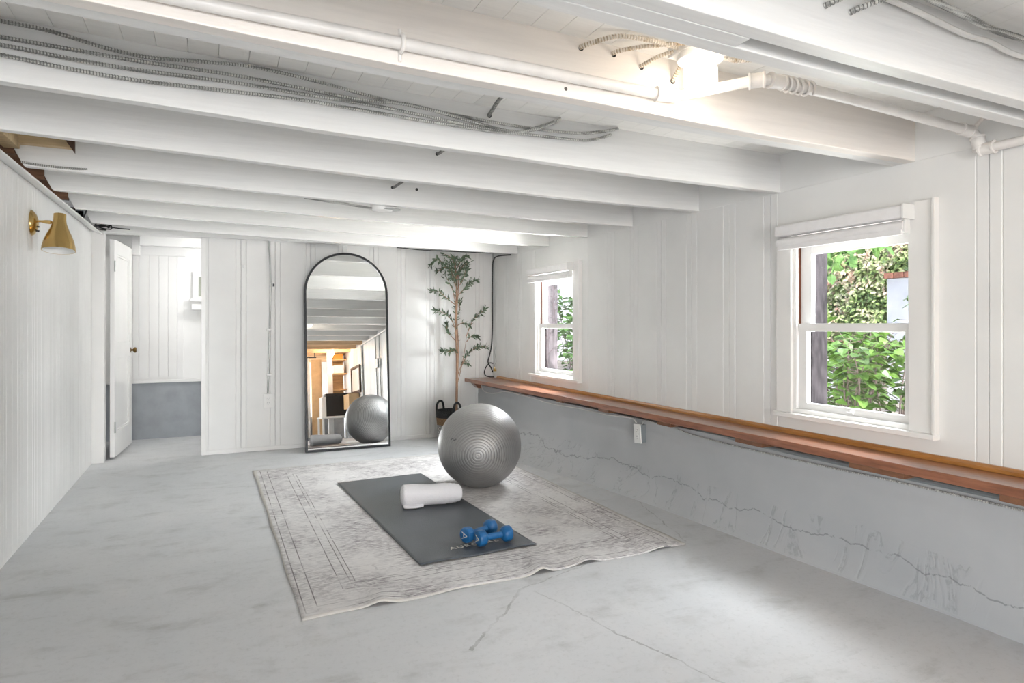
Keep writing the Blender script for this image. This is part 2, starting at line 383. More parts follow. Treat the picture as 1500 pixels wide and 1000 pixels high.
def spline(pts, n=8):
    pts = [Vector(p) for p in pts]; out = []
    for i in range(len(pts) - 1):
        p0 = pts[max(i - 1, 0)]; p1, p2 = pts[i], pts[i + 1]; p3 = pts[min(i + 2, len(pts) - 1)]
        for k in range(n):
            u = k / n
            out.append(.5 * ((2 * p1) + (p2 - p0) * u + (2 * p0 - 5 * p1 + 4 * p2 - p3) * u * u + (3 * p1 - p0 - 3 * p2 + p3) * u ** 3))
    out.append(pts[-1]); return out
def resample(pts, step):
    out = [pts[0]]; acc = 0
    for a, b in zip(pts, pts[1:]):
        L = (b - a).length; pos = step - acc
        while pos <= L:
            out.append(a + (b - a) * (pos / L)); pos += step
        acc = (acc + L) % step if L else acc
        acc = L - (pos - step)
    return out
def copy_tree(o, parent=None):
    c = o.copy(); C.objects.link(c)
    if parent: c.parent = parent
    for ch in [x for x in bpy.data.objects if x.parent == o and x != c]: copy_tree(ch, c)
    return c
def interp(tab, v):
    tab = sorted(tab)
    if v <= tab[0][0]: return tab[0][1]
    for (a, fa), (b, fb) in zip(tab, tab[1:]):
        if v <= b: return fa + (fb - fa) * (v - a) / (b - a)
    return tab[-1][1]

# ------------------------------------------------------------------ the room
XL, XR, YB = -.875, 2.62, 6.08
def zj(x): return 1.785 + .0055 * max(0, 2.62 - x) ** 2          # sagging underside of the joists
def deckz(x): return zj(x) + .19

# floor (one slab, into the next room and the space behind the camera)
mb = MB(); mb.box((-3.3, -4.7, -.12), (2.75, 7.35, 0)); struct(mb.build('floor', 'floor_paint'))

# grooved board wall: surface profile along one axis, with openings
def board_wall(name, fixed, s0, s1, z0, z1, grooves, holes, axis, nrm, mat, thick=.07):
    """grooves: (position, half width, depth); holes: (s0, s1, z0, z1); nrm: +1 or -1 = side the boards face on the fixed axis"""
    mb = MB(); cuts = {s0, s1}
    for h in holes: cuts |= {h[0], h[1]}
    for (p, hw, dp) in grooves:
        if s0 < p - hw and p + hw < s1: cuts |= {p - hw, p, p + hw}
    cuts = sorted(cuts)
    def depth(s):
        for (p, hw, dp) in grooves:
            if abs(s - p) < 1e-6: return dp
        return 0
    def P(s, off, z):
        f = fixed - nrm * off
        return (f, s, z) if axis == 'Y' else (s, f, z)
    for a, b in zip(cuts, cuts[1:]):
        mid = (a + b) / 2; zr = [(z0, z1)]
        for h in holes:
            if h[0] < mid < h[1]: zr = [(z0, h[2]), (h[3], z1)]
        for (za, zb) in zr:
            if zb - za < 1e-4: continue
            q = [P(a, depth(a), za), P(b, depth(b), za), P(b, thick, za), P(a, thick, za)]
            r = [P(a, depth(a), zb), P(b, depth(b), zb), P(b, thick, zb), P(a, thick, zb)]
            A = [mb.bm.verts.new(p) for p in q]; B = [mb.bm.verts.new(p) for p in r]
            for k in range(4): mb.bm.faces.new((A[k], A[(k + 1) % 4], B[(k + 1) % 4], B[k]))
            mb.bm.faces.new(A[::-1]); mb.bm.faces.new(B)
    return struct(mb.build(name, mat))
def trip(c, w=.045): return [(c, .0022, .010), (c - w, .004, .0035), (c + w, .004, .0035)]
gr = []
for c in (6.02, 5.74, 5.45, 5.16, 3.913, 3.631, 3.338, 3.050, 2.739, 2.445, 1.413, 1.12, .83, .54, .25, -.04, -.33, -.62, -.91, -1.2, -1.49): gr += trip(c)
gr += [(4.222, .0022, .010)]
W1 = (1.705, 2.30, .70, 1.56); W2 = (4.425, 5.085, .70, 1.575)
board_wall('wall_right', XR, -4.6, YB + .05, .50, 1.79, gr, [W1, W2], 'Y', -1, 'wall_paint', .12)
# closing wall above the boards, to the deck
struct(box('wall_right_upper', (XR + .012, -4.6, 1.79), (XR + .12, YB + .1, 2.1), 'wall_paint'))
gb = []
for c in (.227, .508, .812, 1.10, 1.39, 1.655, 1.947, 2.47): gb += trip(c, .042)
gb += [(-.03, .003, .004), (2.089, .003, .004), (2.27, .003, .004)]
board_wall('wall_back', YB, -.07, XR, 0, 1.90, gb, [], 'X', -1, 'wall_paint', .09)
gl = []
c = 6.0
while c > .8: gl += trip(c, .05); gl += [(c - .145, .003, .003)]; c -= .29
board_wall('wall_left', XL, .6, YB + .09, 0, 1.865, gl, [], 'Y', 1, 'wall_paint', .08)
# space behind the camera, with wall openings invented for the fill lamps
struct(box('wall_left_rear', (-3.3, .52, 0), (XL, .6, 2.1), 'wall_paint'))
mb = MB(); mb.box((-3.3, -4.7, 0), (-3.2, -3.65, 2.1)); mb.box((-3.3, -.15, 0), (-3.2, .6, 2.1)); mb.box((-3.3, -3.65, 1.85), (-3.2, -.15, 2.1)); struct(mb.build('wall_rear_left', 'wall_paint'))
mb = MB(); mb.box((-3.3, -4.7, 0), (-1.1, -4.6, 2.1)); mb.box((1.3, -4.7, 0), (XR, -4.6, 2.1)); mb.box((-1.1, -4.7, 1.85), (1.3, -4.6, 2.1)); struct(mb.build('wall_rear', 'plank_white'))

# corner boards / casings of the back wall and the doorway
struct(box('trim_1', (-.085, YB - .012, 0), (-.05, YB + .09, 1.86), 'trim_paint', bev=.002), 'doorway corner board')
struct(box('trim_2', (XL - .02, YB - .005, 0), (-.79, YB + .09, 1.86), 'casing_paint', bev=.002), 'post beside the open door')
struct(box('baseboard_back', (-.05, YB - .012, 0), (2.40, YB, .035), 'trim_paint', bev=.002))
mb = MB(); mb.box((XL - .05, YB - .045, 1.855), (XR, YB + .09, 2.1)); o = struct(mb.build('header_beam', 'joist_paint', bevel=.003), 'painted beam over doorway and back wall')
# top rail of the left wall
mb = MB()
prof = [(XL - .07, 1.865), (XL, 1.865), (XL + .02, 1.858), (-.803, 1.836), (-.797, 1.838), (-.797, 1.843), (-.803, 1.847), (XL - .07, 1.885)]
mb.prism(prof, .6, YB, lambda p, h: (p[0], h, p[1])); struct(mb.build('trim_3', 'trim_paint', bevel=.003), 'rail along the top of the left wall')
# closing boards above the left wall behind the joist ends
struct(box('wall_left_upper', (XL - .28, .6, 1.80), (XL - .2, 7.3, 2.15), 'dark_wood'))

# joists
def joist(y0, y1, x0=-.80, x1=XR + .012, mat='joist_paint', zoff=0, ztop=None, name='ceiling_beam', label=None):
    mb = MB(); n = 24; rows = []
    xs_ = sorted([x0 + (x1 - x0) * i / n for i in range(n + 1)] + ([-.79] if x0 < -.791 and x1 > -.789 else []))
    for x in xs_:
        zb = zj(x) + zoff + .0015 * math.sin(x * 5 + y0 * 9) + max(0, -.79 - x) * (2 if x0 > -1 and zoff == 0 else 0)
        zt = ztop if ztop is not None else deckz(x) + .012
        rows.append([mb.bm.verts.new(p) for p in ((x, y0, zb), (x, y1, zb), (x, y1, zt), (x, y0, zt))])
    for A, B in zip(rows, rows[1:]):
        for k in range(4): mb.bm.faces.new((A[k], A[(k + 1) % 4], B[(k + 1) % 4], B[k]))
    mb.bm.faces.new(rows[0][::-1]); mb.bm.faces.new(rows[-1])
    return struct(mb.build(name, mat, bevel=.003), label)
joist(1.100, 1.147, mat='joist_paint', label='nearest double joist, front board')
joist(1.197, 1.245, mat='joist_paint', label='nearest double joist, rear board')
joist(1.147, 1.197, x0=-.80, x1=1.165, zoff=.0, mat='joist_paint', name='ceiling_beam', label='spacer between the boards of the nearest joist')
joist(1.147, 1.197, x0=1.165, x1=XR, zoff=.075, mat='joist_paint', label='set-back spacer between the boards of the nearest joist')
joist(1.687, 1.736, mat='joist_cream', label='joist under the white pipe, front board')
joist(1.7385, 1.790, zoff=.002, label='joist under the white pipe, rear board')
for i, (y, mt) in enumerate(((2.377, 'joist_paint'), (2.98, 'joist_paint'), (3.641, 'joist_paint'), (4.224, 'joist_gloss'), (4.85, 'joist_gloss'), (5.477, 'joist_paint'))):
    joist(y, y + .046, x0=-.825, mat=mt, label='white painted ceiling joist')
    if i in (1, 2, 3, 4):
        joist(y + .002, y + .044, x0=-1.0, x1=-.825, mat='raw_wood', zoff=.05, label='unpainted end of the joist')
for k in range(8):       # joists over the space behind the camera
    y = .49 - k * .61
    joist(y, y + .046, x0=-3.2, mat='joist_paint' if y > -.3 else 'storage_joist', label='joist behind the camera')
# blocking between joists against the right wall
mb = MB()
for a, b in ((1.245, 1.687), (1.79, 2.377), (2.423, 2.98), (3.026, 3.641), (3.687, 4.224), (4.27, 4.85), (4.896, 5.477), (5.523, 6.03)):
    mb.box((XR - .004, a, 1.785), (XR + .02, b, 1.985))
struct(mb.build('trim_4', 'wall_paint'), 'boards between the joist ends above the right wall')

# deck (ceiling): boards running front to back
mb = MB(); bw = .092; x = -3.2
cuts = []
while x < XR + .1: cuts.append(x); x += bw
for a, b in zip(cuts, cuts[1:]):
    g = .0007; yA, yB = -4.7, 6.1
    for (ya, yb) in ((yA, yB),):
        if a > -.86 and b < -.55:   # the gap where the unpainted boards show between two joists
            segs = [(yA, 3.03), (3.64, yB)]
        else: segs = [(ya, yb)]
        for (u, v_) in segs:
            za, zb = deckz(a), deckz(b); h = .02
            vs_ = [mb.bm.verts.new(p) for p in ((a + g, u, za), (b - g, u, zb), (b - g, v_, zb), (a + g, v_, za), (a + g, u, za + h), (b - g, u, zb + h), (b - g, v_, zb + h), (a + g, v_, za + h))]
            for f in ((0, 3, 2, 1), (4, 5, 6, 7), (0, 1, 5, 4), (1, 2, 6, 5), (2, 3, 7, 6), (3, 0, 4, 7)): mb.bm.faces.new([vs_[q] for q in f])
struct(mb.build('ceiling', 'deck_paint', fix=False))
struct(box('roof_slab', (-3.3, -4.7, 2.13), (2.74, 7.35, 2.2), 'dark_wood'))
# unpainted board and dark wedge at the ceiling opening
struct(box('ceiling_board', (-.84, 3.595, 1.943), (-.597, 3.640, 2.05), 'tan_board'), 'unpainted tan subfloor showing between two joists')
mb = MB(); mb.prism([(-.582, 2.03), (-.655, 2.03), (-.582, 1.914)], 3.57, 3.594, lambda p, h: (p[0], h, p[1])); struct(mb.build('ceiling_trim', 'dark_wood'), 'dark wedge at the ceiling opening')
struct(box('trim_5', (-.86, 2.99, 1.92), (-.80, 3.62, 1.99), 'tan_board'))

# foundation under the right wall: battered face with a cove onto the slab
FT = [(-4.6, 2.62), (0, 2.61), (1.29, 2.585), (1.75, 2.535), (2.22, 2.503), (3.19, 2.456), (3.85, 2.385), (4.6, 2.24), (5.3, 2.27), (6.1, 2.33)]
def xt(y): return 2.46 + (6.08 - y) * .024
mb = MB(); rows = []; ny = 260
for i in range(ny + 1):
    y = -4.6 + (6.08 + 4.6) * i / ny
    xf = min(interp(FT, y), xt(y) - .012); top = xt(y); row = []
    nz = 26
    pts = []
    hc = .10 + (top - xf) * .9          # height of the cove
    for k in range(nz + 1):
        z = .50 * k / nz
        u = min(1, z / hc); xx = xf + (top - xf) * (1 - (1 - u) ** 2.2)
        amp = .006 * (1 if z < .42 else .3) * min(1, z / .03)
        xx -= amp * (1 + noise.noise(Vector((y * 3.1, z * 4, 3)))) + .25 * amp * noise.noise(Vector((y * 14, z * 9, 7)))
        pts.append((xx, y, z - (.0 if k else .002)))
    pts += [(XR + .01, y, .50), (XR + .12, y, .50)]
    rows.append([mb.bm.verts.new(p) for p in pts])
for A, B in zip(rows, rows[1:]):
    for k in range(len(A) - 1): mb.bm.faces.new((A[k], B[k], B[k + 1], A[k + 1]))
o = struct(mb.build('foundation_wall', 'foundation_paint', smooth=True, fix=False), 'grey painted concrete foundation under the shelf')
for p in o.data.polygons: p.use_smooth = True
struct(box('trim_6', (XR - .002, -4.6, .45), (XR + .12, YB, .52), 'dark_wood'))
struct(box('ground_slab', (2.63, -4.7, -.12), (2.75, 7.35, .45), 'foundation_paint'))

# ------------------------------------------------------------------ next room through the doorway
YF = 7.17
struct(box('wall_far', (-1.6, YF, .545), (1.4, YF + .08, 2.1), 'far_wall_paint'))
gf = []
for c in (-.70, -.645, -.56, -.475, -.395, -.315): gf.append((c, .003, .005))
board_wall('wall_far_boards', YF - .02, -.86, -.262, .60, 1.79, gf, [], 'X', -1, 'far_wall_paint', .02)
struct(box('trim_7', (-.9, YF - .03, .545), (1.3, YF, .575), 'far_wall_paint', bev=.003))
struct(box('trim_8', (-.9, YF - .035, 1.785), (-.245, YF, 1.80), 'far_wall_paint', bev=.002))
struct(box('wall_far_foundation', (-1.6, YF - .012, 0), (1.4, YF + .08, .545), 'rear_low_paint'))
struct(box('wall_far_left', (-1.0, YB + .09, 0), (-.92, YF, 2.1), 'far_wall_paint'))
struct(box('wall_far_right', (1.2, YB + .09, 0), (1.28, YF, 2.1), 'far_wall_paint'))
struct(box('ceiling_far', (-1.1, YB + .09, 1.97), (1.3, YF + .05, 2.03), 'far_wall_paint'))
struct(box('far_room_beam', (-.62, 6.93, 1.86), (1.2, 7.0, 1.97), 'far_wall_paint', bev=.004))
struct(box('trim_9', (-.69, 7.02, 1.775), (-.625, 7.13, 1.95), 'far_wall_paint', bev=.004))
w3 = struct(empty('window_3', (-.02, YF, 1.3)), 'small window in the next room')
box('window_pane', (-.125, YF - .004, 1.395), (.30, YF, 1.60), 'grey_green_pane', w3)
mb = MB(); mb.box((-.175, YF - .02, 1.376), (-.128, YF, 1.595)); mb.box((.30, YF - .02, 1.376), (.35, YF, 1.595)); mb.box((-.175, YF - .02, 1.595), (.35, YF, 1.64)); mb.build('window_frame', 'far_wall_paint', w3)
box('window_sill', (-.20, YF - .06, 1.345), (.38, YF, 1.375), 'far_wall_paint', w3, bev=.003)
tag(box('wall_ledge', (-.185, YF - .11, 1.262), (.4, YF, 1.315), 'far_wall_paint', bev=.004), 'white ledge board below the small window in the next room', 'shelf')
# panel door, opened into the next room
d1 = struct(empty('door_1', (-.765, 6.185, .0), rz=math.atan2(.70, .055)), 'white panel door standing open')
DW, DH, DT = .70, 1.815, .035
mb = MB()
def dbox(m_, x0, x1, z0, z1, y0=0, y1=DT): m_.box((x0, y0 - DT, z0), (x1, y1 - DT, z1))
dbox(mb, 0, .11, .02, DH); dbox(mb, DW - .11, DW, .02, DH); dbox(mb, .11, DW - .11, .02, .22); dbox(mb, .11, DW - .11, .83, .96); dbox(mb, .11, DW - .11, 1.70, DH)
dbox(mb, .11, DW - .11, .22, .83, .012, DT - .012); dbox(mb, .11, DW - .11, .96, 1.70, .012, DT - .012)
dl = mb.build('door_leaf', 'trim_paint', bevel=.003); dl.parent = d1
mb = MB()
for (a, b_) in ((.22, .83), (.96, 1.70)):
    for (u0, u1, q0, q1) in ((.11, .125, a, b_), (DW - .125, DW - .11, a, b_), (.11, DW - .11, a, a + .015), (.11, DW - .11, b_ - .015, b_)):
        dbox(mb, u0, u1, q0, q1, .004, DT - .004)
dm = mb.build('door_moulding', 'trim_paint', bevel=.002); dm.parent = d1
mb = MB(); mb.lathe([(.0, .05), (.022, .047), (.027, .036), (.02, .024), (.009, .018), (.009, .004), (.024, .003), (.024, 0)], 20, (DW - .055, -DT, .88), 'Y'); bmesh.ops.scale(mb.bm, vec=(1, -1, 1), verts=mb.bm.verts, space=Matrix.Translation((0, DT, 0)))
dk = mb.build('door_knob', 'dark_brass', smooth=True); dk.parent = d1; dk['label'] = 'dark brass knob'
mb = MB()
for z in (.22, 1.55): mb.tube([(-.004, -DT - .004, z), (-.004, -DT - .004, z + .09)], .006, 8)
dh = mb.build('door_hinge', 'steel'); dh.parent = d1

# ------------------------------------------------------------------ windows on the right wall
def window(idx, y0, y1, label):
    """y0..y1: opening; the wall face is X = 2.62, outside is +X"""
    z0, z1 = .70, 1.56; zm = 1.10; cw = .10
    root = struct(empty('window_%d' % idx, (XR, (y0 + y1) / 2, z0)), label)
    mb = MB(); f = XR - .02
    mb.box((f, y0 - cw, z0 - .03), (XR, y0, z1 + .055)); mb.box((f, y1, z0 - .03), (XR, y1 + cw - .01, z1 + .055)); mb.box((f, y0, z1), (XR, y1, z1 + .055))
    mb.box((f - .012, y0 - cw - .012, z0 - .03), (XR, y0 - cw, z1 + .06))
    mb.build('casing', 'casing_paint', root, bevel=.002)
    box('stool', (XR - .045, y0 - cw - .015, z0 - .045), (XR + .02, y1 + cw - .01, z0 - .022), 'casing_paint', root, bev=.003)
    mb = MB()   # jamb liner and inner stops
    mb.box((XR, y0 - .012, z0 - .02), (XR + .035, y0, z1)); mb.box((XR, y1, z0 - .02), (XR + .018, y1 + .012, z1)); mb.box((XR, y0, z1), (XR + .035, y1, z1 + .01)); mb.box((XR - .006, y0 + .001, z0 - .024), (XR + .13, y1 - .001, z0 - .001))
    mb.box((XR - .002, y1 - .018, z0), (XR + .012, y1, z1))
    mb.build('jamb', 'casing_paint', root, bevel=.001)
    box('sash_channel', (XR + .035, y1 - .002, z0), (XR + .075, y1 + .02, z1), 'brown_jamb', root)['label'] = 'bare brown sash channel'
    mb = MB(); mb.box((XR + .075, y1 - .045, z0), (XR + .185, y1 + .02, z1)); mb.box((XR + .075, y0 - .02, z0), (XR + .16, y0 + .004, z1)); mb.box((XR + .075, y0, z1 - .04), (XR + .16, y1, z1 + .02)); mb.box((XR + .075, y0 - .02, z0 - .05), (XR + .19, y1 + .02, z0))
    mb.build('outer_frame', 'weathered_jamb', root)['label'] = 'dark weathered outer frame'
    # lower sash
    x = XR + .014; gy0, gy1 = y0 + .036, y1 - .066
    mb = MB(); t_ = .026
    mb.box((x, y0, z0), (x + t_, gy0, zm + .018)); mb.box((x, gy1, z0), (x + t_, y1 - .018, zm + .018)); mb.box((x, gy0, z0), (x + t_, gy1, z0 + .032)); mb.box((x, gy0, zm - .018), (x + t_, gy1, zm + .018))
    ls = mb.build('lower_sash', 'trim_paint', root, bevel=.002)
    box('pane', (x + .011, gy0, z0 + .032), (x + .014, gy1, zm - .018), 'window_glass', ls)
    mb = MB(); mb.lathe([(.0, .0), (.012, 0), (.012, -.006), (.006, -.008), (.006, -.014), (0, -.016)], 12, (x, (gy0 + gy1) / 2, z0 + .017), 'X'); mb.box((x - .02, (gy0 + gy1) / 2 - .018, z0 + .010), (x - .012, (gy0 + gy1) / 2 + .018, z0 + .017))
    mb.build('sash_lift', 'trim_paint', ls)
    # upper sash
    x = XR + .048; uy1 = y1 - .065
    mb = MB(); mb.box((x, y0, zm - .02), (x + t_, gy0 + .01, z1)); mb.box((x, uy1, zm - .02), (x + t_, y1 - .004, z1)); mb.box((x, gy0, z1 - .10), (x + t_, uy1, z1)); mb.box((x, gy0, zm - .018), (x + t_, uy1, zm + .016))
    us = mb.build('upper_sash', 'trim_paint', root, bevel=.002)
    box('pane', (x + .011, gy0, zm + .016), (x + .014, uy1, z1 - .10), 'window_glass', us)
    # roller blind cassette mounted on the casing
    by0, by1 = y0 - .02, y1 + .045
    bl = empty('roller_blind', (f - .03, (by0 + by1) / 2, 1.54), 'white roller blind rolled up above the ' + ('near window in the right wall' if idx == 1 else 'far window beside the olive tree'), 'roller blind', 'roller blinds')
    mb = MB(); mb.box((f - .065, by0, 1.548), (f, by1, 1.602)); mb.build('cassette', 'blind_fabric', bl, bevel=.008)
    mb = MB(); mb.tube([(f - .030, by0 + .012, 1.517), (f - .030, by1 - .004, 1.517)], .026, 20); mb.build('fabric_roll', 'blind_fabric', bl, smooth=True)
    mb = MB(); mb.box((f - .052, by0 + .015, 1.482), (f - .040, by1 - .008, 1.512)); mb.build('bottom_rail', 'blind_fabric', bl, bevel=.003)
    mb = MB(); mb.box((f - .07, by0 - .006, 1.545), (f, by0 + .004, 1.606)); mb.box((f - .045, by0 + .004, 1.49), (f - .012, by0 + .012, 1.545)); mb.build('end_bracket', 'plastic_white', bl, bevel=.002)
    return root
window(1, W1[0], W1[1], 'near sash window in the right wall')
window(2, W2[0], W2[1], 'far sash window in the right wall')

# ------------------------------------------------------------------ long wooden shelf
sf = [(6.075, 2.308, .573), (5.2, 2.352, .573), (3.9, 2.408, .573), (2.8, 2.414, .573), (1.5, 2.422, .572), (.2, 2.424, .572), (-.6, 2.424, .572)]
sh = empty('wall_shelf', (2.5, 2.7, .53), 'long varnished reddish wood shelf running along the right wall above grey foundation', 'shelf')
mb = MB(); rows = []
for (y, x, z) in sf:
    rows.append([mb.bm.verts.new(p) for p in ((x, y, z - .036), (x, y, z), (XR, y, z), (XR, y, z - .036))])
for A, B in zip(rows, rows[1:]):
    for k in range(4): mb.bm.faces.new((A[k], B[k], B[(k + 1) % 4], A[(k + 1) % 4]))
mb.bm.faces.new(rows[0]); mb.bm.faces.new(rows[-1][::-1])
mb.build('board', 'shelf_wood', sh, bevel=.003)
mb = MB(); mb.prism([(XR - .024, .573), (XR - .024, .586), (XR - .014, .596), (XR - .001, .596), (XR - .001, .573)], -.6, 5.93, lambda p, h: (p[0], h, p[1])); mb.build('back_moulding', 'shelf_trim_wood', sh)['label'] = 'golden brown moulding strip'
for (a, b_) in ((5.02, 5.11), (4.37, 4.47), (3.72, 3.85), (3.06, 3.19), (2.36, 2.54), (1.64, 1.88), (.95, 1.30), (.2, .4)):
    box('support_block', (2.470, a, .503), (2.60, b_, .537), 'block_wood', sh, bev=.002)
mb = MB(); mb.prism([(2.36, .537), (2.60, .537), (2.60, .475), (2.42, .475)], 5.98, 6.07, lambda p, h: (p[0], h, p[1])); mb.build('end_bracket', 'shelf_wood', sh, bevel=.002)

# ------------------------------------------------------------------ rug, mat
def rugz(x, y):
    e = math.exp(-(max(0, y) / .16) ** 2)
    h = 0
    for (c, wd, a) in ((.30, .05, .016), (1.03, .045, .024), (1.28, .06, .018), (1.70, .07, .012), (.62, .09, .005)):
        h += a * math.exp(-((x - c - .25 * y) / wd) ** 2)
    return .006 + h * e + .0012 * noise.noise(Vector((x * 3, y * 3, 0)))
RX, RY = .292, 2.53
mb = MB(); nx, ny = 110, 130; G = []
def rp(i, j):
    x = RW * i / nx; y = RL * j / ny
    sk = (RL - y) / RL
    xx = x + (.0 if 0 else 0) + .028 * (sk - .5) * (1 - x / RW) + .02 * (sk - .5) * (x / RW) + .003 * math.sin(y * 9) * (1 if i in (0, nx) else 0)
    yy = y + .05 * (x / RW - .3) * (1 - y / RL) + .006 * math.sin(x * 11) * (1 - y / RL)
    return xx, yy, x, y
for j in range(ny + 1):
    G.append([mb.bm.verts.new((rp(i, j)[0], rp(i, j)[1], rugz(rp(i, j)[2], rp(i, j)[3]))) for i in range(nx + 1)])
for j in range(ny):
    for i in range(nx): mb.bm.faces.new((G[j][i], G[j][i + 1], G[j + 1][i + 1], G[j + 1][i]))
rug = mb.build('area_rug', 'rug_weave', smooth=True)
rug.location = (RX, RY, 0); md = rug.modifiers.new('thick', 'SOLIDIFY'); md.thickness = .005; md.offset = -1
tag(rug, 'faded cream and grey vintage patterned rug lying on grey concrete floor', 'rug')

ym = empty('yoga_mat', (.86, 2.835, .008), 'dark slate grey yoga mat unrolled on the rug', 'yoga mat')
ma = math.atan2(1.736, -.075) - math.pi / 2
def mp(u, v_):   # mat coordinates to world
    return (.865 + u * math.cos(ma) - v_ * math.sin(ma), 2.838 + u * math.sin(ma) + v_ * math.cos(ma))
mb = MB(); nx, ny = 40, 90; G = []
for j in range(ny + 1):
    row = []
    for i in range(nx + 1):
        u = .61 * i / nx; v_ = 1.73 * j / ny; X, Y = mp(u, v_)
        z = .0135 + .0022 * max(0, noise.noise(Vector((u * 5, v_ * 4, 2)))) + .007 * math.exp(-(v_ / .07) ** 2) * (.5 + .5 * math.sin(u * 16))
        row.append(mb.bm.verts.new((X, Y, z)))
    G.append(row)
for j in range(ny):
    for i in range(nx): mb.bm.faces.new((G[j][i], G[j][i + 1], G[j + 1][i + 1], G[j + 1][i]))
o = mb.build('mat_sheet', 'mat_foam', ym, smooth=True); md = o.modifiers.new('thick', 'SOLIDIFY'); md.thickness = .005; md.offset = -1
cu = bpy.data.curves.new('lettering', 'FONT'); cu.body = 'AURORAE'; cu.size = .05; cu.extrude = .0003; cu.space_character = 1.25
lc = bpy.data.objects.new('lettering_curve', cu); lm = bpy.data.meshes.new_from_object(lc); bpy.data.objects.remove(lc)
lt = bpy.data.objects.new('lettering', lm); C.objects.link(lt); lm.materials.clear(); lm.materials.append(M['pale_print'])
lt.location = (*mp(.19, .105), .0205); lt.rotation_euler = (0, 0, ma + R(2)); lt.parent = ym; lt.matrix_parent_inverse = parent_matrix(ym).inverted()
lt['label'] = 'pale printed lettering'

# ------------------------------------------------------------------ gym ball
BR = .287; bc = Vector((1.673, 4.111, BR + .006))
ball = empty('gym_ball', (bc.x, bc.y, .008), 'large silver grey ribbed exercise ball resting on the rug', 'exercise ball')
mb = MB(); bmesh.ops.create_uvsphere(mb.bm, u_segments=96, v_segments=64, radius=BR)
for v_ in mb.bm.verts:
    if v_.co.z < -BR + .016: v_.co.z = -BR + .016
    v_.co.z -= .014 if False else 0
    v_.co += bc - Vector((0, 0, .012))
o = mb.build('ball_body', 'ball_vinyl', smooth=True, loc=tuple(bc)); o.parent = ball; o.matrix_parent_inverse = parent_matrix(ball).inverted()
for p in o.data.polygons: p.use_smooth = True
mb = MB()   # faint logo print and valve plug on the left flank
dirv = Vector((-.80, -.45, .22)).normalized()
pc = bc + dirv * (BR - .004); q = dirv.to_track_quat('Z', 'Y').to_matrix()
for k, (du, dv) in enumerate(((-.018, 0), (-.006, .006), (.008, -.002), (.020, .004))):
    mb.tube([pc + q @ Vector((du, dv, .0)), pc + q @ Vector((du, dv, .0045))], .0042, 10)
mb.build('valve_print', 'ball_print', ball)

# ------------------------------------------------------------------ rolled towel
tw = empty('rolled_towel', (1.19, 3.76, .017), 'white terry towel rolled up on the yoga mat', 'towel')
ax0 = Vector((1.035, 3.80, .078)); ax1 = Vector((1.395, 3.735, .076)); L = (ax1 - ax0).length; dirx = (ax1 - ax0).normalized(); sidev = dirx.cross(Vector((0, 0, 1))).normalized()
mb = MB(); nA, nL = 64, 40; rings = []
for i in range(nL + 1):
    u = i / nL; c_ = ax0.lerp(ax1, u)
    if u > .66:                             # stepped folds at the right end
        st = math.floor((u - .66) / .085); rr = .071 - .0045 * st
    else: rr = .071
    rr *= 1 - .10 * math.exp(-((u - .5) / .2) ** 2) * .7
    e = min(u, 1 - u) * L
    rr *= (1 - (1 - min(1, e / .02)) ** 2.5 * .30)
    ring = []
    for k in range(nA):
        a = 2 * math.pi * k / nA
        r2 = rr * (1 + .03 * noise.noise(Vector((u * 5, math.cos(a) * 1.5, math.sin(a) * 1.5))))
        p = c_ + sidev * (r2 * 1.08 * math.cos(a)) + Vector((0, 0, r2 * .92 * math.sin(a)))
        p.z = max(p.z, .0175)
        ring.append(mb.bm.verts.new(p))
    rings.append(ring)
for A, B in zip(rings, rings[1:]):
    for k in range(nA): mb.bm.faces.new((A[k], A[(k + 1) % nA], B[(k + 1) % nA], B[k]))
# spiral of cloth pressed in at each end
for ring, c_, s_ in ((rings[0], ax0, -1), (rings[-1], ax1, 1)):
    prev = ring
    for q_, dd in ((.82, .003), (.74, -.006), (.60, .004), (.50, -.006), (.36, .003), (.25, -.006), (.1, .0)):
        cur = [mb.bm.verts.new(c_ + (v_.co - c_) * q_ + dirx * (s_ * dd)) for v_ in ring]
        for k in range(nA): mb.bm.faces.new((prev[k], prev[(k + 1) % nA], cur[(k + 1) % nA], cur[k]))
        prev = cur
    mb.bm.faces.new(prev)
mb.build('towel_roll', 'towel_terry', tw, smooth=True)
mb = MB()   # loose corner on the left
rows = []
for i in range(13):
    u = i / 12; c_ = ax0.lerp(ax1, .02 + .34 * u)
    w_ = .026 * math.sin(math.pi * min(1, .12 + u * .88)) + .006
    rows.append([mb.bm.verts.new(c_ - sidev * s_ * 0 + sidev * (.036 + q_ * (w_ + .018)) + Vector((0, 0, -c_.z + .0175 + hh))) for q_, hh in ((0, .0), (0, .020), (.5, .022), (.95, .014), (1.0, .004), (.9, 0))])
for A, B in zip(rows, rows[1:]):
    for k in range(6): mb.bm.faces.new((A[k], A[(k + 1) % 6], B[(k + 1) % 6], B[k]))
mb.bm.faces.new(rows[0]); mb.bm.faces.new(rows[-1][::-1])
mb.build('loose_fold', 'towel_terry', tw, smooth=True, subsurf=1)

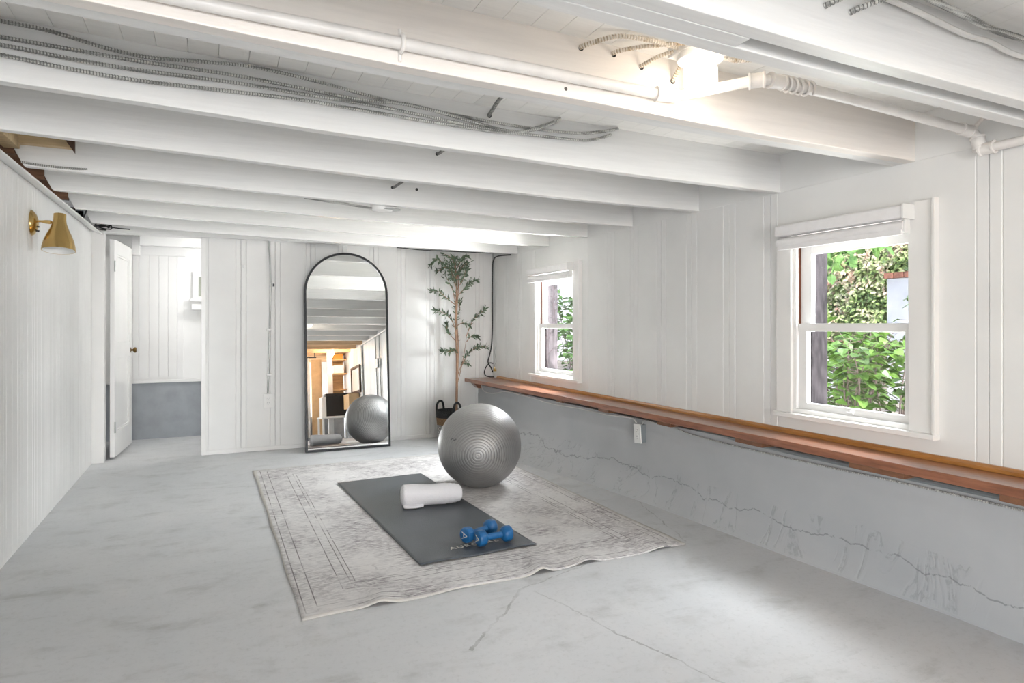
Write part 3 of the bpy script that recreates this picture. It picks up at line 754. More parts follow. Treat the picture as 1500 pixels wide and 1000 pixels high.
# ------------------------------------------------------------------ dumbbells
def dumbbell(p, q, label):
    p, q = Vector(p), Vector(q); c_ = (p + q) / 2; d_ = (q - p).normalized(); L = (q - p).length
    root = empty('dumbbell', (c_.x, c_.y, .02), label, 'dumbbell', 'blue dumbbells on the yoga mat')
    rot = d_.to_track_quat('Z', 'X').to_matrix().to_4x4(); T_ = Matrix.Translation(c_) @ rot
    mb = MB(); mb.lathe([(.0165, -L / 2), (.0155, -L * .2), (.0170, 0), (.0155, L * .2), (.0165, L / 2)], 24); bmesh.ops.transform(mb.bm, matrix=T_, verts=mb.bm.verts); mb.build('handle', 'dumbbell_vinyl', root, smooth=True)
    for s_ in (-1, 1):
        hr = .0395
        mb = MB(); mb.lathe([(.014, -.030), (.026, -.0275), (.036, -.019), (hr, -.011), (hr, .013), (.036, .020), (.029, .0225), (0, .0225)], 12)
        if s_ < 0: bmesh.ops.rotate(mb.bm, verts=mb.bm.verts, matrix=Matrix.Rotation(math.pi, 3, 'X'))
        bmesh.ops.translate(mb.bm, verts=mb.bm.verts, vec=(0, 0, s_ * L / 2)); bmesh.ops.transform(mb.bm, matrix=T_, verts=mb.bm.verts)
        h = mb.build('head', 'dumbbell_vinyl', root, smooth=True, bevel=.002)
        mb = MB(); z = s_ * (L / 2 + .0226)   # white pointed mark on the end face
        for (a, b_) in (((-.016, -.016), (0, .02)), ((0, .02), (.016, -.016)), ((-.006, -.004), (.008, -.004))):
            mb.tube([(a[0], a[1], z), (b_[0], b_[1], z)], .0022, 6)
        bmesh.ops.transform(mb.bm, matrix=T_, verts=mb.bm.verts); mb.build('end_mark', 'pale_print', h)
    return root
dumbbell((1.205, 2.940, .0580), (1.350, 2.955, .0580), 'blue vinyl dumbbell in front, lying parallel to the near edge of the mat')
dumbbell((1.163, 3.020, .0580), (1.315, 3.085, .0580), 'blue vinyl dumbbell behind the other one, pointing away from the mat edge')

# ------------------------------------------------------------------ arched floor mirror, leaning back on its stand
th = R(4.6); mr = empty('floor_mirror', (1.105, 5.79, .0), 'tall arched floor mirror with thin black frame standing in front of back wall', 'mirror')
MX0, MX1 = .732, 1.478; MR = (MX1 - MX0) / 2; MH = 1.762 / math.cos(th)
def mpt(x, h, dpt):    # in-plane x, height along the glass, depth behind the glass
    return (x, 5.79 + h * math.sin(th) + dpt * math.cos(th), h * math.cos(th) - dpt * math.sin(th) + .004)
def arch(inset, n=48):
    r = MR - inset; cx = (MX0 + MX1) / 2; hs = MH - MR
    return [(cx - r, inset)] + [(cx + r, inset)] + [(cx + r * math.cos(math.pi * k / n), hs + r * math.sin(math.pi * k / n)) for k in range(n + 1)]
mb = MB(); a_, b_ = arch(0), arch(.019)
for (d0, d1_) in ((-.008, .028),):
    O0 = [mb.bm.verts.new(mpt(x, h, d0)) for x, h in a_]; I0 = [mb.bm.verts.new(mpt(x, h, d0)) for x, h in b_]
    O1 = [mb.bm.verts.new(mpt(x, h, d1_)) for x, h in a_]; I1 = [mb.bm.verts.new(mpt(x, h, d1_)) for x, h in b_]
    n = len(a_)
    for k in range(n):
        l = (k + 1) % n
        mb.bm.faces.new((O0[k], O0[l], I0[l], I0[k])); mb.bm.faces.new((O1[k], I1[k], I1[l], O1[l])); mb.bm.faces.new((O0[k], O1[k], O1[l], O0[l])); mb.bm.faces.new((I0[k], I0[l], I1[l], I1[k]))
mb.build('frame', 'black_metal', mr, bevel=.0015)
mb = MB(); g_ = arch(.017); mb.bm.faces.new([mb.bm.verts.new(mpt(x, h, 0)) for x, h in g_]); mb.build('glass', 'mirror_glass', mr, fix=False)
mb = MB(); mb.prism(arch(.012), .006, .014, lambda p, h: mpt(p[0], p[1], h)); mb.build('backing', 'black_metal', mr)
mb = MB(); tp = mpt(1.105, 1.25, .03); mb.tube([tp, (1.105, YB - .03, .012)], .008, 8); mb.tube([(.98, YB - .03, .012), (1.23, YB - .03, .012)], .008, 8); mb.build('back_stand', 'black_metal', mr)

# ------------------------------------------------------------------ olive tree in woven basket
bx, by_ = 2.065, 5.87
bk = empty('woven_basket', (bx, by_, 0), 'black, tan and white woven basket holding the olive tree', 'basket')
mb = MB(); mb.lathe([(0, .004), (.088, .004), (.095, .02), (.108, .12), (.118, .22), (.122, .288), (.118, .292), (.112, .285), (.106, .2), (.10, .15), (0, .15)], 48, (0, 0, 0)); o = mb.build('basket_body', 'basket_weave', smooth=True); o.parent = bk
for s_ in (-1, 1):
    mb = MB(); mb.tube(spline([(s_ * .118, -.045, .25), (s_ * .124, -.044, .31), (s_ * .122, -.03, .352), (s_ * .120, 0, .37), (s_ * .122, .03, .352), (s_ * .124, .044, .31), (s_ * .118, .045, .25)], 6), .011, 10)
    bmesh.ops.rotate(mb.bm, verts=mb.bm.verts, matrix=Matrix.Rotation(R(-68) if s_ < 0 else R(-68), 3, 'Z'))
    h = mb.build('handle', 'black_metal', smooth=True); h.parent = bk
mb = MB(); mb.lathe([(0, .262), (.08, .26), (.107, .25), (.1, .16)], 24); o = mb.build('filler', 'soil'); o.parent = bk; o['label'] = 'dark filling'

ot = empty('olive_tree', (2.14, 5.87, .26), 'slender olive tree with sparse grey green leaves in back right corner', 'potted tree')
random.seed(7)
def P3(x, z, dy=0): return (x, 5.86 + dy, z)
mb = MB()
trunk = spline([P3(2.142, .26), P3(2.147, .55), P3(2.149, .75), P3(2.142, .95), P3(2.135, 1.148), P3(2.142, 1.346), P3(2.142, 1.544), P3(2.13, 1.70), P3(2.115, 1.775)], 6)
mb.tube(trunk, [.0135 - .009 * i / (len(trunk) - 1) for i in range(len(trunk))], 10)
mb.tube(spline([P3(2.150, .42, .01), P3(2.158, .58, .01), P3(2.160, .9, -.005), P3(2.150, 1.2, .01), P3(2.157, 1.45, -.01), P3(2.16, 1.6)], 6), .006, 8)
mb.build('trunk', 'bark', ot, smooth=True)
branches = [
    [P3(2.156, .553), P3(2.191, .717, -.02), P3(2.219, .883, -.03), P3(2.233, 1.015, -.04)],
    [P3(2.233, 1.0, -.03), P3(2.29, 1.148, -.05), P3(2.362, 1.216, -.05), P3(2.42, 1.263, -.05)],
    [P3(2.138, 1.30), P3(2.093, 1.444, -.03), P3(2.058, 1.509, -.04), P3(2.01, 1.59, -.05)],
    [P3(2.145, 1.38), P3(2.22, 1.45, .02), P3(2.29, 1.515, .03), P3(2.36, 1.55, .03)],
    [P3(2.14, 1.30), P3(2.05, 1.37, .02), P3(1.97, 1.43, .02), P3(1.90, 1.43, .02)],
    [P3(2.14, 1.05), P3(2.07, 1.17, -.04), P3(1.99, 1.225, -.06), P3(1.91, 1.245, -.06)],
    [P3(2.14, .95), P3(2.08, 1.03, .04), P3(2.06, 1.11, .06)],
    [P3(2.15, .80), P3(2.10, .865, -.05), P3(2.02, .85, -.06), P3(1.985, .86, -.06)],
    [P3(2.19, .72, -.02), P3(2.25, .83, -.05), P3(2.34, .90, -.07), P3(2.42, .89, -.08)],
    [P3(2.155, .62), P3(2.22, .74, .03), P3(2.29, .73, .05)],
    [P3(2.233, .95, -.04), P3(2.28, 1.0, -.05), P3(2.335, .99, -.06)],
    [P3(2.14, 1.55), P3(2.05, 1.68, .03), P3(1.95, 1.74, .04), P3(1.90, 1.68, .05)],
    [P3(2.135, 1.60), P3(2.02, 1.66, -.05), P3(1.92, 1.61, -.08)],
    [P3(2.14, 1.55), P3(2.20, 1.66, .03), P3(2.26, 1.72, .03), P3(2.25, 1.62, .03)],
    [P3(2.13, 1.65), P3(2.08, 1.74, -.05), P3(2.0, 1.785, -.06)],
    [P3(2.13, 1.62), P3(2.18, 1.74, -.05), P3(2.23, 1.77, -.05)],
    [P3(2.14, 1.45), P3(2.19, 1.55, -.06), P3(2.21, 1.65, -.08)],
    [P3(2.14, 1.2), P3(2.19, 1.24, .05), P3(2.20, 1.34, .06)],
    [P3(2.14, 1.48), P3(2.08, 1.56, -.07), P3(2.06, 1.66, -.08)],
    [P3(2.145, 1.1), P3(2.19, 1.13, -.06), P3(2.24, 1.1, -.08)],
]
def leaf(bm, p, d_, nrm, L, W):
    d_ = d_.normalized(); s_ = d_.cross(nrm); s_ = s_.normalized() if s_.length > 1e-4 else d_.orthogonal().normalized(); n_ = s_.cross(d_)
    a = bm.verts.new(p); m1 = bm.verts.new(p + d_ * L * .35 + s_ * W * .5 + n_ * W * .15); m2 = bm.verts.new(p + d_ * L * .35 - s_ * W * .5 + n_ * W * .15)
    c0 = bm.verts.new(p + d_ * L * .4); m3 = bm.verts.new(p + d_ * L * .75 + s_ * W * .33 - n_ * W * .05); m4 = bm.verts.new(p + d_ * L * .75 - s_ * W * .33 - n_ * W * .05); e = bm.verts.new(p + d_ * L - n_ * W * .2)
    bm.faces.new((a, c0, m1)); bm.faces.new((a, m2, c0)); bm.faces.new((c0, e, m3, m1)); bm.faces.new((c0, m2, m4, e))
mb = MB(); lf = MB()
def rv(): return Vector((random.uniform(-1, 1), random.uniform(-1, 1), random.uniform(-1, 1)))
for bi, b_ in enumerate(branches):
    pts = spline(b_, 8); mb.tube(pts, [.0045 - .003 * i / (len(pts) - 1) for i in range(len(pts))], 6)
    n = len(pts)
    dens = 1 if bi not in (0, 2) else 3
    for i in range(5 if bi != 0 else n, n):
        if i % dens: continue
        d0 = (pts[min(i + 1, n - 1)] - pts[i - 1]).normalized()
        for s_ in (-1, 1):
            if random.random() < .12: continue
            dd = d0 + rv() * .9 + Vector((0, -.1, s_ * .5))
            if (pts[i] + dd.normalized() * .05).z < 1.80: leaf(lf.bm, pts[i], dd, rv(), random.uniform(.038, .062), random.uniform(.014, .020))
for i in range(18, len(trunk) - 2):
    if 1:
        for _ in range(3 if trunk[i].z > 1.3 else 2): leaf(lf.bm, Vector(trunk[i]), Vector((random.uniform(-1, 1), random.uniform(-1, 1), random.uniform(.1, .9))), rv(), random.uniform(.04, .06), .013)
for _ in range(190):     # crown
    p = Vector((random.gauss(2.12, .075), random.gauss(5.86, .05), random.uniform(1.55, 1.77)))
    p.x = min(max(p.x, 1.96), 2.27); leaf(lf.bm, p, rv() + Vector((0, 0, -.2)), rv(), random.uniform(.03, .05), .012)
mb.build('branches', 'bark', ot, smooth=True); lf.build('leaves', 'olive_leaf', ot, fix=False)

# ------------------------------------------------------------------ brass wall lamp
TL = Matrix.Translation((XL + .125, 4.19, 1.665)) @ Matrix.Rotation(R(-10), 4, 'X') @ Matrix.Translation((-XL - .125, -4.19, -1.665))
def tilt(m_): bmesh.ops.transform(m_.bm, matrix=TL, verts=m_.bm.verts); return m_
sc = empty('wall_lamp', (XL, 4.19, 1.655), 'brushed brass wall lamp with cone shade on the left board wall', 'wall lamp')
mb = MB(); mb.lathe([(0, .030), (.018, .029), (.040, .022), (.058, .008), (.062, 0)], 40, (XL + .001, 4.19, 1.657), 'X', sx=1, sy=1.1); mb.build('wall_plate', 'brass', sc, smooth=True)
mb = MB(); mb.tube([(XL + .02, 4.19, 1.668), (XL + .045, 4.19, 1.668), (XL + .062, 4.19, 1.667), (XL + .085, 4.19, 1.666), (XL + .092, 4.19, 1.665), (XL + .12, 4.19, 1.662)], [.006, .006, .010, .011, .005, .004], 14); mb.build('arm', 'brass', sc, smooth=True)
SX = XL + .125
mb = MB(); pr = [(.029, .053), (.029, .045), (.030, .02), (.033, .0), (.043, -.03), (.058, -.065), (.070, -.10), (.076, -.13), (.0775, -.15)]
inn = [(r - .003, z) for r, z in pr[::-1]]
mb.lathe([(0, .054)] + pr + inn[:-1] + [(0, .048)], 48, (SX, 4.19, 1.66)); tilt(mb).build('shade', 'brass', sc, smooth=True)
mb = MB(); mb.lathe([(r - .0036, z) for r, z in pr[1:]], 48, (SX, 4.19, 1.6605))
bmesh.ops.delete(mb.bm, geom=[f for f in mb.bm.faces if len(f.verts) > 4], context='FACES_ONLY'); tilt(mb).build('shade_lining', 'shade_lining', sc, smooth=True, fix=False)
mb = MB(); mb.lathe([(0, .03), (.014, .03), (.014, -.01), (.022, -.03), (.024, -.05), (.016, -.07), (0, -.076)], 24, (SX, 4.19, 1.62)); tilt(mb).build('bulb', 'plastic_white', sc, smooth=True)
mb = MB()
for z in (1.637, 1.615): mb.tube([(XL + .012, 4.185, z), (XL + .036, 4.185, z)], .0045, 8)
mb.build('switch_screw', 'black_metal', sc)

# ------------------------------------------------------------------ ceiling lamp, jelly jar
LX, LY = 1.362, 1.545
cl = empty('ceiling_light', (LX, LY, 1.965), 'lit jar shaped glass ceiling lamp beside the white pipe in the joist bay', 'ceiling light')
box('mounting_block', (LX - .07, LY - .065, 1.946), (LX + .08, LY + .07, 1.985), 'deck_paint', cl, bev=.002)
mb = MB(); mb.lathe([(0, .02), (.068, .02), (.071, .010), (.069, 0), (.056, -.004), (0, -.004)], 40, (LX, LY, 1.927)); mb.build('base_ring', 'plastic_white', cl, smooth=True)
mb = MB(); mb.lathe([(.044, -.0), (.047, -.012), (.0495, -.022), (.050, -.065), (.047, -.076), (.036, -.083), (0, -.085)], 72, (LX, LY, 1.923), rib=.018, ribn=18); mb.build('glass_jar', 'jar_glass', cl, smooth=True)
mb = MB(); mb.lathe([(0, 0), (.018, -.005), (.027, -.025), (.028, -.045), (.020, -.062), (0, -.068)], 24, (LX, LY, 1.918)); mb.build('bulb', 'bulb_glow', cl, smooth=True)
add_light('ceiling_lamp_light', 'POINT', (LX, LY, 1.815), (0, 0, 0), .55, (1, .86, .72), radius=.035)
add_light('ceiling_lamp_uplight', 'POINT', (LX - .10, LY - .10, 1.90), (0, 0, 0), .16, (1, .82, .64), radius=.03)

# ------------------------------------------------------------------ pipes
def pipe(pts, r, name, label, mat='pipe_paint', cat='pipe', couplings=(), group=None):
    root = empty(name, pts[0], label, cat, group)
    mb = MB(); mb.tube(pts, r, 16); mb.build('tube', mat, root, smooth=True)
    for (a, b_, rr) in couplings:
        mb = MB(); a, b_ = Vector(a), Vector(b_); d_ = (b_ - a).normalized()
        mb.tube([a, a + d_ * .006, a + d_ * .008, b_ - d_ * .008, b_ - d_ * .006, b_], [rr * 1.12, rr * 1.12, rr, rr, rr * 1.12, rr * 1.12], 16); mb.build('coupling', mat, root, smooth=True)
    return root
pr_ = .0165
p1 = pipe([(-.80, 1.665, 1.882), (.0, 1.665, 1.864), (.75, 1.665, 1.856), (1.335, 1.665, 1.852)], pr_, 'water_pipe', 'long white pipe clipped along the front of the joist below the ceiling lamp',
          couplings=(((1.285, 1.665, 1.852), (1.36, 1.655, 1.852), .0215),))
mb = MB(); mb.tube([(.45, 1.664, 1.856 + .026 * math.cos(a) + .002) if False else (.455, 1.665 + .021 * math.cos(a), 1.859 + .021 * math.sin(a)) for a in [2 * math.pi * k / 20 for k in range(20)]], .006, 8, closed=True)
mb.tube([(.455, 1.684, 1.873), (.455, 1.684, 1.905)], .005, 6); mb.tube([(.455, 1.684, 1.845), (.455, 1.684, 1.818)], .005, 6); mb.build('strap_clip', 'pipe_paint', p1, smooth=True)
pipe([(1.345, 1.668, 1.853), (1.362, 1.655, 1.853), (1.40, 1.61, 1.855), (1.50, 1.475, 1.862), (1.525, 1.452, 1.863), (1.56, 1.445, 1.862)], pr_, 'water_pipe', 'short white pipe crossing the bay at an angle under the ceiling lamp',
     couplings=(((1.495, 1.482, 1.862), (1.530, 1.448, 1.863), .0225),))
p3 = pipe([(1.54, 1.446, 1.862), (1.7, 1.443, 1.860), (2.0, 1.44, 1.852), (2.535, 1.437, 1.832)], pr_, 'water_pipe', 'white pipe running from the wrapped fitting to the right wall',
     couplings=(((1.545, 1.446, 1.862), (1.60, 1.444, 1.862), .022), ((2.49, 1.438, 1.834), (2.545, 1.437, 1.831), .021)))
mb = MB()
hel = [(1.60 + .0011 * k, 1.443 + .0215 * math.cos(k * .27), 1.860 + .0215 * math.sin(k * .27)) for k in range(110)]
mb.tube(hel, .0045, 6); mb.build('spiral_wrap', 'pipe_paint', p3, smooth=True)
p4 = pipe([(2.545, 1.437, 1.833), (2.578, 1.437, 1.822), (2.590, 1.437, 1.80), (2.588, 1.425, 1.768), (2.588, 1.40, 1.764), (2.588, .6, 1.764), (2.588, -.5, 1.764)], pr_, 'water_pipe', 'white pipe turning down and running along the top of the right wall',
     couplings=(((2.59, 1.437, 1.815), (2.588, 1.425, 1.765), .023), ((2.588, 1.425, 1.764), (2.588, 1.375, 1.764), .0225)))
mb = MB(); mb.tube([(2.575, 1.44, 1.825), (2.56, 1.425, 1.85), (2.555, 1.40, 1.868), (2.585, 1.395, 1.872)], .008, 8); mb.build('hanger', 'pipe_paint', p4)

# ------------------------------------------------------------------ armoured cables
def cable(pts, r, name, label, mat='armor_paint', group=None, pitch=.0085, n=8, cat='cable', smooth=True, groove='armor_groove_shade'):
    if mat == 'armor_warm': groove = 'armor_warm_groove_shade'
    c_ = spline(pts, 10)
    mb = MB()
    if pitch:
        c2 = resample(c_, pitch / 3); rr = [r * .72 if i % 3 == 2 else r for i in range(len(c2))]
        mb.tube(c2, rr, n)
    else: mb.tube(c_, r, n)
    o = mb.build(name, mat, smooth=smooth, loc=pts[0])
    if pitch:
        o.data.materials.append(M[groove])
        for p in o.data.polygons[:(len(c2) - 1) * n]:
            if (p.index // n) % 3 == 1: p.material_index = 1  # faces between ribs take the painted shade colour
    return tag(o, label, cat, group)
yc = 2.364
G1 = 'armoured cables along the second joist'
def on2(pts, dy=0): return [(x, yc - .004 - dy, z) for x, z in pts]
cable(on2([(-.84, 2.01), (-.70, 2.018), (-.566, 2.012), (-.45, 2.006), (-.30, 1.980), (-.18, 1.972), (-.03, 1.985), (.10, 1.994), (.20, 1.990), (.34, 1.978), (.569, 1.950), (.80, 1.935), (1.007, 1.925), (1.25, 1.922), (1.45, 1.935), (1.62, 1.975)]), .0068, 'armoured_cable', 'topmost armoured cable sagging along the joist, with a hump near its middle', group=G1)
cable(on2([(-.84, 1.972), (-.566, 1.965), (-.4, 1.960), (-.218, 1.955), (.05, 1.956), (.302, 1.945), (.50, 1.936), (.672, 1.944), (.85, 1.925), (1.0, 1.905), (1.12, 1.900), (1.22, 1.93), (1.33, 1.98)], .0), .0068, 'armoured_cable', 'second armoured cable from the top along the joist, curling up at its right end', group=G1)
cable(on2([(-.84, 1.945), (-.566, 1.940), (-.4, 1.930), (-.218, 1.925), (.05, 1.930), (.302, 1.925), (.55, 1.920), (.80, 1.905), (1.0, 1.892), (1.10, 1.893), (1.21, 1.92), (1.30, 1.965)], .004), .0068, 'armoured_cable', 'third armoured cable from the top along the joist, close above the lowest', group=G1)
cable(on2([(-.84, 1.925), (-.566, 1.912), (-.4, 1.900), (-.218, 1.893), (.05, 1.900), (.302, 1.905), (.55, 1.897), (.80, 1.890), (1.007, 1.888), (1.2, 1.895), (1.408, 1.900), (1.50, 1.915), (1.58, 1.945)], .0), .0068, 'armoured_cable', 'lowest white painted armoured cable along the joist, longest to the right', group=G1)
G2 = 'short cables crossing the joist bays'
cable([(1.007, 2.377, 1.955), (1.00, 2.33, 1.958), (.985, 2.20, 1.968), (.98, 1.95, 1.965), (.99, 1.79, 1.955)], .008, 'armoured_cable', 'short cable leaving a hole above the cable bundle towards the camera', group=G2)
cable([(.995, 2.98, 1.945), (.998, 2.94, 1.945), (1.01, 2.85, 1.955), (1.01, 2.60, 1.965), (1.0, 2.423, 1.955)], .008, 'armoured_cable', 'short cable crossing the bay behind the cable bundle joist', group=G2)
cable([(.948, 3.641, 1.905), (.955, 3.60, 1.908), (.98, 3.40, 1.925), (.995, 3.2, 1.94), (.995, 3.026, 1.945)], .008, 'armoured_cable', 'short cable crossing the third joist bay', group=G2)
G3 = 'painted cables feeding the ceiling lamp'
cable([(1.018, 1.687, 1.960), (1.03, 1.66, 1.962), (1.09, 1.60, 1.972), (1.18, 1.575, 1.970), (1.26, 1.57, 1.965), (1.30, 1.565, 1.962)], .008, 'armoured_cable', 'longest cream cable arching from the joist to the ceiling lamp', 'armor_warm', G3)
cable([(1.135, 1.687, 1.962), (1.145, 1.66, 1.963), (1.20, 1.61, 1.966), (1.30, 1.52, 1.960)], .007, 'armoured_cable', 'second cream cable from the joist to the ceiling lamp', 'armor_warm', G3)
cable([(1.241, 1.687, 1.940), (1.25, 1.66, 1.945), (1.27, 1.62, 1.955), (1.305, 1.58, 1.960)], .007, 'armoured_cable', 'third cream cable rising from a rusty hole to the ceiling lamp', 'armor_warm', G3)
cable([(1.37, 1.687, 1.915), (1.365, 1.66, 1.93), (1.36, 1.63, 1.95)], .007, 'armoured_cable', 'shortest cream cable directly behind the ceiling lamp', 'armor_warm', G3)
cable([(1.44, 1.55, 1.962), (1.52, 1.56, 1.962), (1.60, 1.50, 1.962), (1.66, 1.38, 1.962), (1.68, 1.245, 1.96)], .009, 'armoured_cable', 'ribbed white cable leaving the ceiling lamp to the right', 'armor_warm', G3)
# knock-out holes in the joist faces
def hole(x, y, z, r=.009):
    mb = MB(); mb.tube([(x, y - .0015, z), (x, y + .01, z)], r, 12); tag(mb.build('cable_grommet', 'slot_dark', loc=(x, y, z)), None)
    return bpy.data.objects[-1]
for (x, y, z, lab) in ((1.02, 1.687, 1.958, 'dark drilled hole where the longest lamp cable enters the joist'), (1.14, 1.687, 1.960, 'dark drilled hole where the second lamp cable enters the joist'), (1.245, 1.687, 1.938, 'rusty drilled hole below the third lamp cable'), (1.37, 1.687, 1.913, 'drilled hole right behind the glowing lamp jar'),
                    (1.01, 2.377, 1.953, 'dark hole in the joist above the cable bundle'), (.99, 2.98, 1.943, 'dark hole in the joist behind the cable bundle'), (.94, 3.641, 1.903, 'dark hole with a short cable in the third joist behind'), (1.085, 3.641, 1.905, 'small bare dark hole beside the cabled hole')):
    mb = MB(); mb.lathe([(.0, .0), (.0085, .0), (.0085, .012), (0, .012)], 14, (x, y - .002, z), 'Y')
    tag(mb.build('cable_hole', 'slot_dark', loc=(x, y, z)), lab, 'cable hole', 'drilled cable holes in the joists')
# junction box hanging behind a joist, with its cable
jb = empty('junction_box', (.90, 3.76, 1.86), 'round white junction box with a loose cable tucked under the joist', 'junction box')
mb = MB(); mb.lathe([(0, .03), (.05, .03), (.055, .02), (.055, -.012), (.048, -.022), (0, -.024)], 32, (.905, 3.745, 1.806), sx=1.25, sy=.9); mb.build('box_body', 'plastic_white', jb, smooth=True)
mb = MB(); mb.lathe([(0, 0), (.052, 0), (.052, -.003), (0, -.003)], 32, (.955, 3.715, 1.790)); mb.build('cover_plate', 'steel', jb)
cable([(.46, 3.698, 1.816), (.58, 3.698, 1.806), (.68, 3.70, 1.800), (.76, 3.705, 1.793), (.84, 3.71, 1.787)], .008, 'armoured_cable', 'cable running along the joist to the round junction box')
cable([(-.795, 3.625, 1.862), (-.74, 3.628, 1.856), (-.68, 3.630, 1.853), (-.60, 3.636, 1.853), (-.54, 3.645, 1.858)], .006, 'armoured_cable', 'dark cable under the joist end by the top of left wall')
cable([(-.86, 3.25, 1.95), (-.80, 3.2, 1.92), (-.76, 3.15, 1.935)], .012, 'armoured_cable', 'white flexible duct end at the top left corner')
# front bay, top right
G4 = 'conduits along the nearest joist'
cable([(1.50, 1.085, 1.955), (1.655, 1.078, 1.940), (1.875, 1.078, 1.918), (2.0, 1.078, 1.918), (2.12, 1.078, 1.905), (2.4, 1.078, 1.91), (2.61, 1.078, 1.92)], .008, 'armoured_cable', 'lower white cable along the top of the nearest joist', 'cable_white', G4, pitch=None)
cable([(1.50, 1.06, 1.965), (1.62, 1.05, 1.962), (1.80, 1.05, 1.95), (1.95, 1.05, 1.935), (2.1, 1.05, 1.935), (2.61, 1.05, 1.945)], .009, 'armoured_cable', 'upper grey ribbed cable along the top of the nearest joist', group=G4, pitch=.009)
cable([(1.36, 1.10, 1.895), (1.37, 1.08, 1.90), (1.42, 1.03, 1.925), (1.50, .97, 1.955)], .008, 'armoured_cable', 'dark ribbed cable stub poking out at the top edge, nearer the lamp', group=G4)
cable([(1.45, 1.10, 1.897), (1.46, 1.08, 1.902), (1.52, 1.03, 1.925), (1.62, .95, 1.955)], .008, 'armoured_cable', 'dark ribbed cable stub poking out at the top edge, further from the lamp', group=G4)

# tangle of wire in the back left corner above the door
random.seed(3); pts = [(-.86, 5.55, 1.895), (-.84, 5.65, 1.86)]
for k in range(16): pts.append((-.80 + random.uniform(-.05, .09), 6.0 + random.uniform(-.05, .015), 1.895 + random.uniform(-.035, .03)))
pts += [(-.70, 5.99, 1.885), (-.60, 5.99, 1.880)]
cable(pts, .0045, 'wire_tangle', 'tangled black wires in the corner above the open door', 'cable_black', pitch=None, n=6, cat='wire')
cable([(-.80, 5.43, 1.99), (-.81, 5.42, 1.93), (-.83, 5.42, 1.87)], .005, 'hanging_wire', 'short black wire hanging by the joist end near the door', 'cable_black', pitch=None, n=6, cat='wire')
cable([(1.60, YB - .052, 1.850), (1.70, YB - .052, 1.846), (1.85, YB - .056, 1.838), (2.1, YB - .058, 1.838), (2.58, YB - .06, 1.842)], .004, 'black_cable', 'black cable along the top of the back wall behind the tree', 'cable_black', pitch=None, n=6)
# black cable in the right corner
cable([(2.60, 5.60, 1.785), (2.60, 5.9, 1.80), (2.607, 6.03, 1.77), (2.607, 6.055, 1.64), (2.605, 6.055, 1.36), (2.605, 6.055, 1.08), (2.594, 6.05, .905), (2.572, 6.05, .80), (2.556, 6.05, .731), (2.59, 6.045, .665), (2.605, 6.04, .625)], .0065, 'black_cable', 'black cable hanging down the right corner to the shelf end', 'cable_black', pitch=None)
cable([(2.608, 6.04, .715), (2.575, 6.045, .722), (2.55, 6.05, .70), (2.525, 6.05, .665), (2.515, 6.05, .625), (2.525, 6.045, .595), (2.56, 6.03, .582), (2.60, 6.0, .582)], .0055, 'black_cable', 'looped black cable end lying by the shelf corner', 'cable_black', pitch=None)
cable([(2.612, 5.98, .90), (2.600, 5.98, .84), (2.606, 5.98, .79), (2.612, 5.97, .74), (2.60, 5.98, .70), (2.605, 5.97, .66)], .0025, 'thin_wire', 'thin grey wire above the shelf corner', 'steel', pitch=None, n=6, cat='wire')
sp_ = empty('cable_splitter', (2.605, 5.99, .65), 'small brass cable splitter above the shelf end', 'cable splitter')
mb = MB(); mb.box((2.590, 5.975, .640), (2.616, 6.00, .668)); mb.tube([(2.598, 5.98, .66), (2.598, 5.98, .685)], .004, 8); mb.tube([(2.585, 5.985, .65), (2.61, 5.985, .65)], .004, 8); mb.build('splitter_body', 'brass', sp_)
# wires under the shelf
ux = 2.445
cable([(ux, 5.95, .535), (ux, 5.953, .49), (ux, 5.88, .452), (ux, 5.68, .452), (ux, 5.36, .498), (ux, 5.08, .498)] + [(ux + .008, 4.81, .494), (ux + .012, 4.63, .484), (ux + .02, 4.40, .482), (ux + .028, 4.14, .49), (ux + .036, 3.82, .488), (ux + .04, 3.61, .496), (ux + .045, 3.47, .500), (ux + .046, 3.43, .478)], .0045, 'white_wire', 'thin white wire looping under the shelf to the outlet box', 'cable_white', pitch=None, n=8, cat='wire')
cable([(2.49, 3.37, .475), (2.49, 3.355, .497), (2.50, 3.32, .503), (2.51, 3.1, .497), (2.515, 2.98, .482), (2.52, 2.9, .475), (2.525, 2.65, .468), (2.53, 2.46, .466), (2.54, 2.05, .466), (2.545, 1.73, .470), (2.55, 1.46, .470), (2.555, 1.24, .468), (2.565, .8, .468), (2.58, 0, .468)], .005, 'armoured_cable', 'ribbed pale cable fixed along the foundation below the shelf', pitch=.009, groove='pale_groove_shade')
cable([(2.548, 2.9, .498), (2.553, 2.4, .492), (2.562, 1.9, .490), (2.573, 1.4, .492), (2.59, .8, .492), (2.60, .0, .492)], .011, 'grey_conduit', 'smooth grey conduit lying on the ledge under the shelf', 'box_grey', pitch=None, cat='conduit')

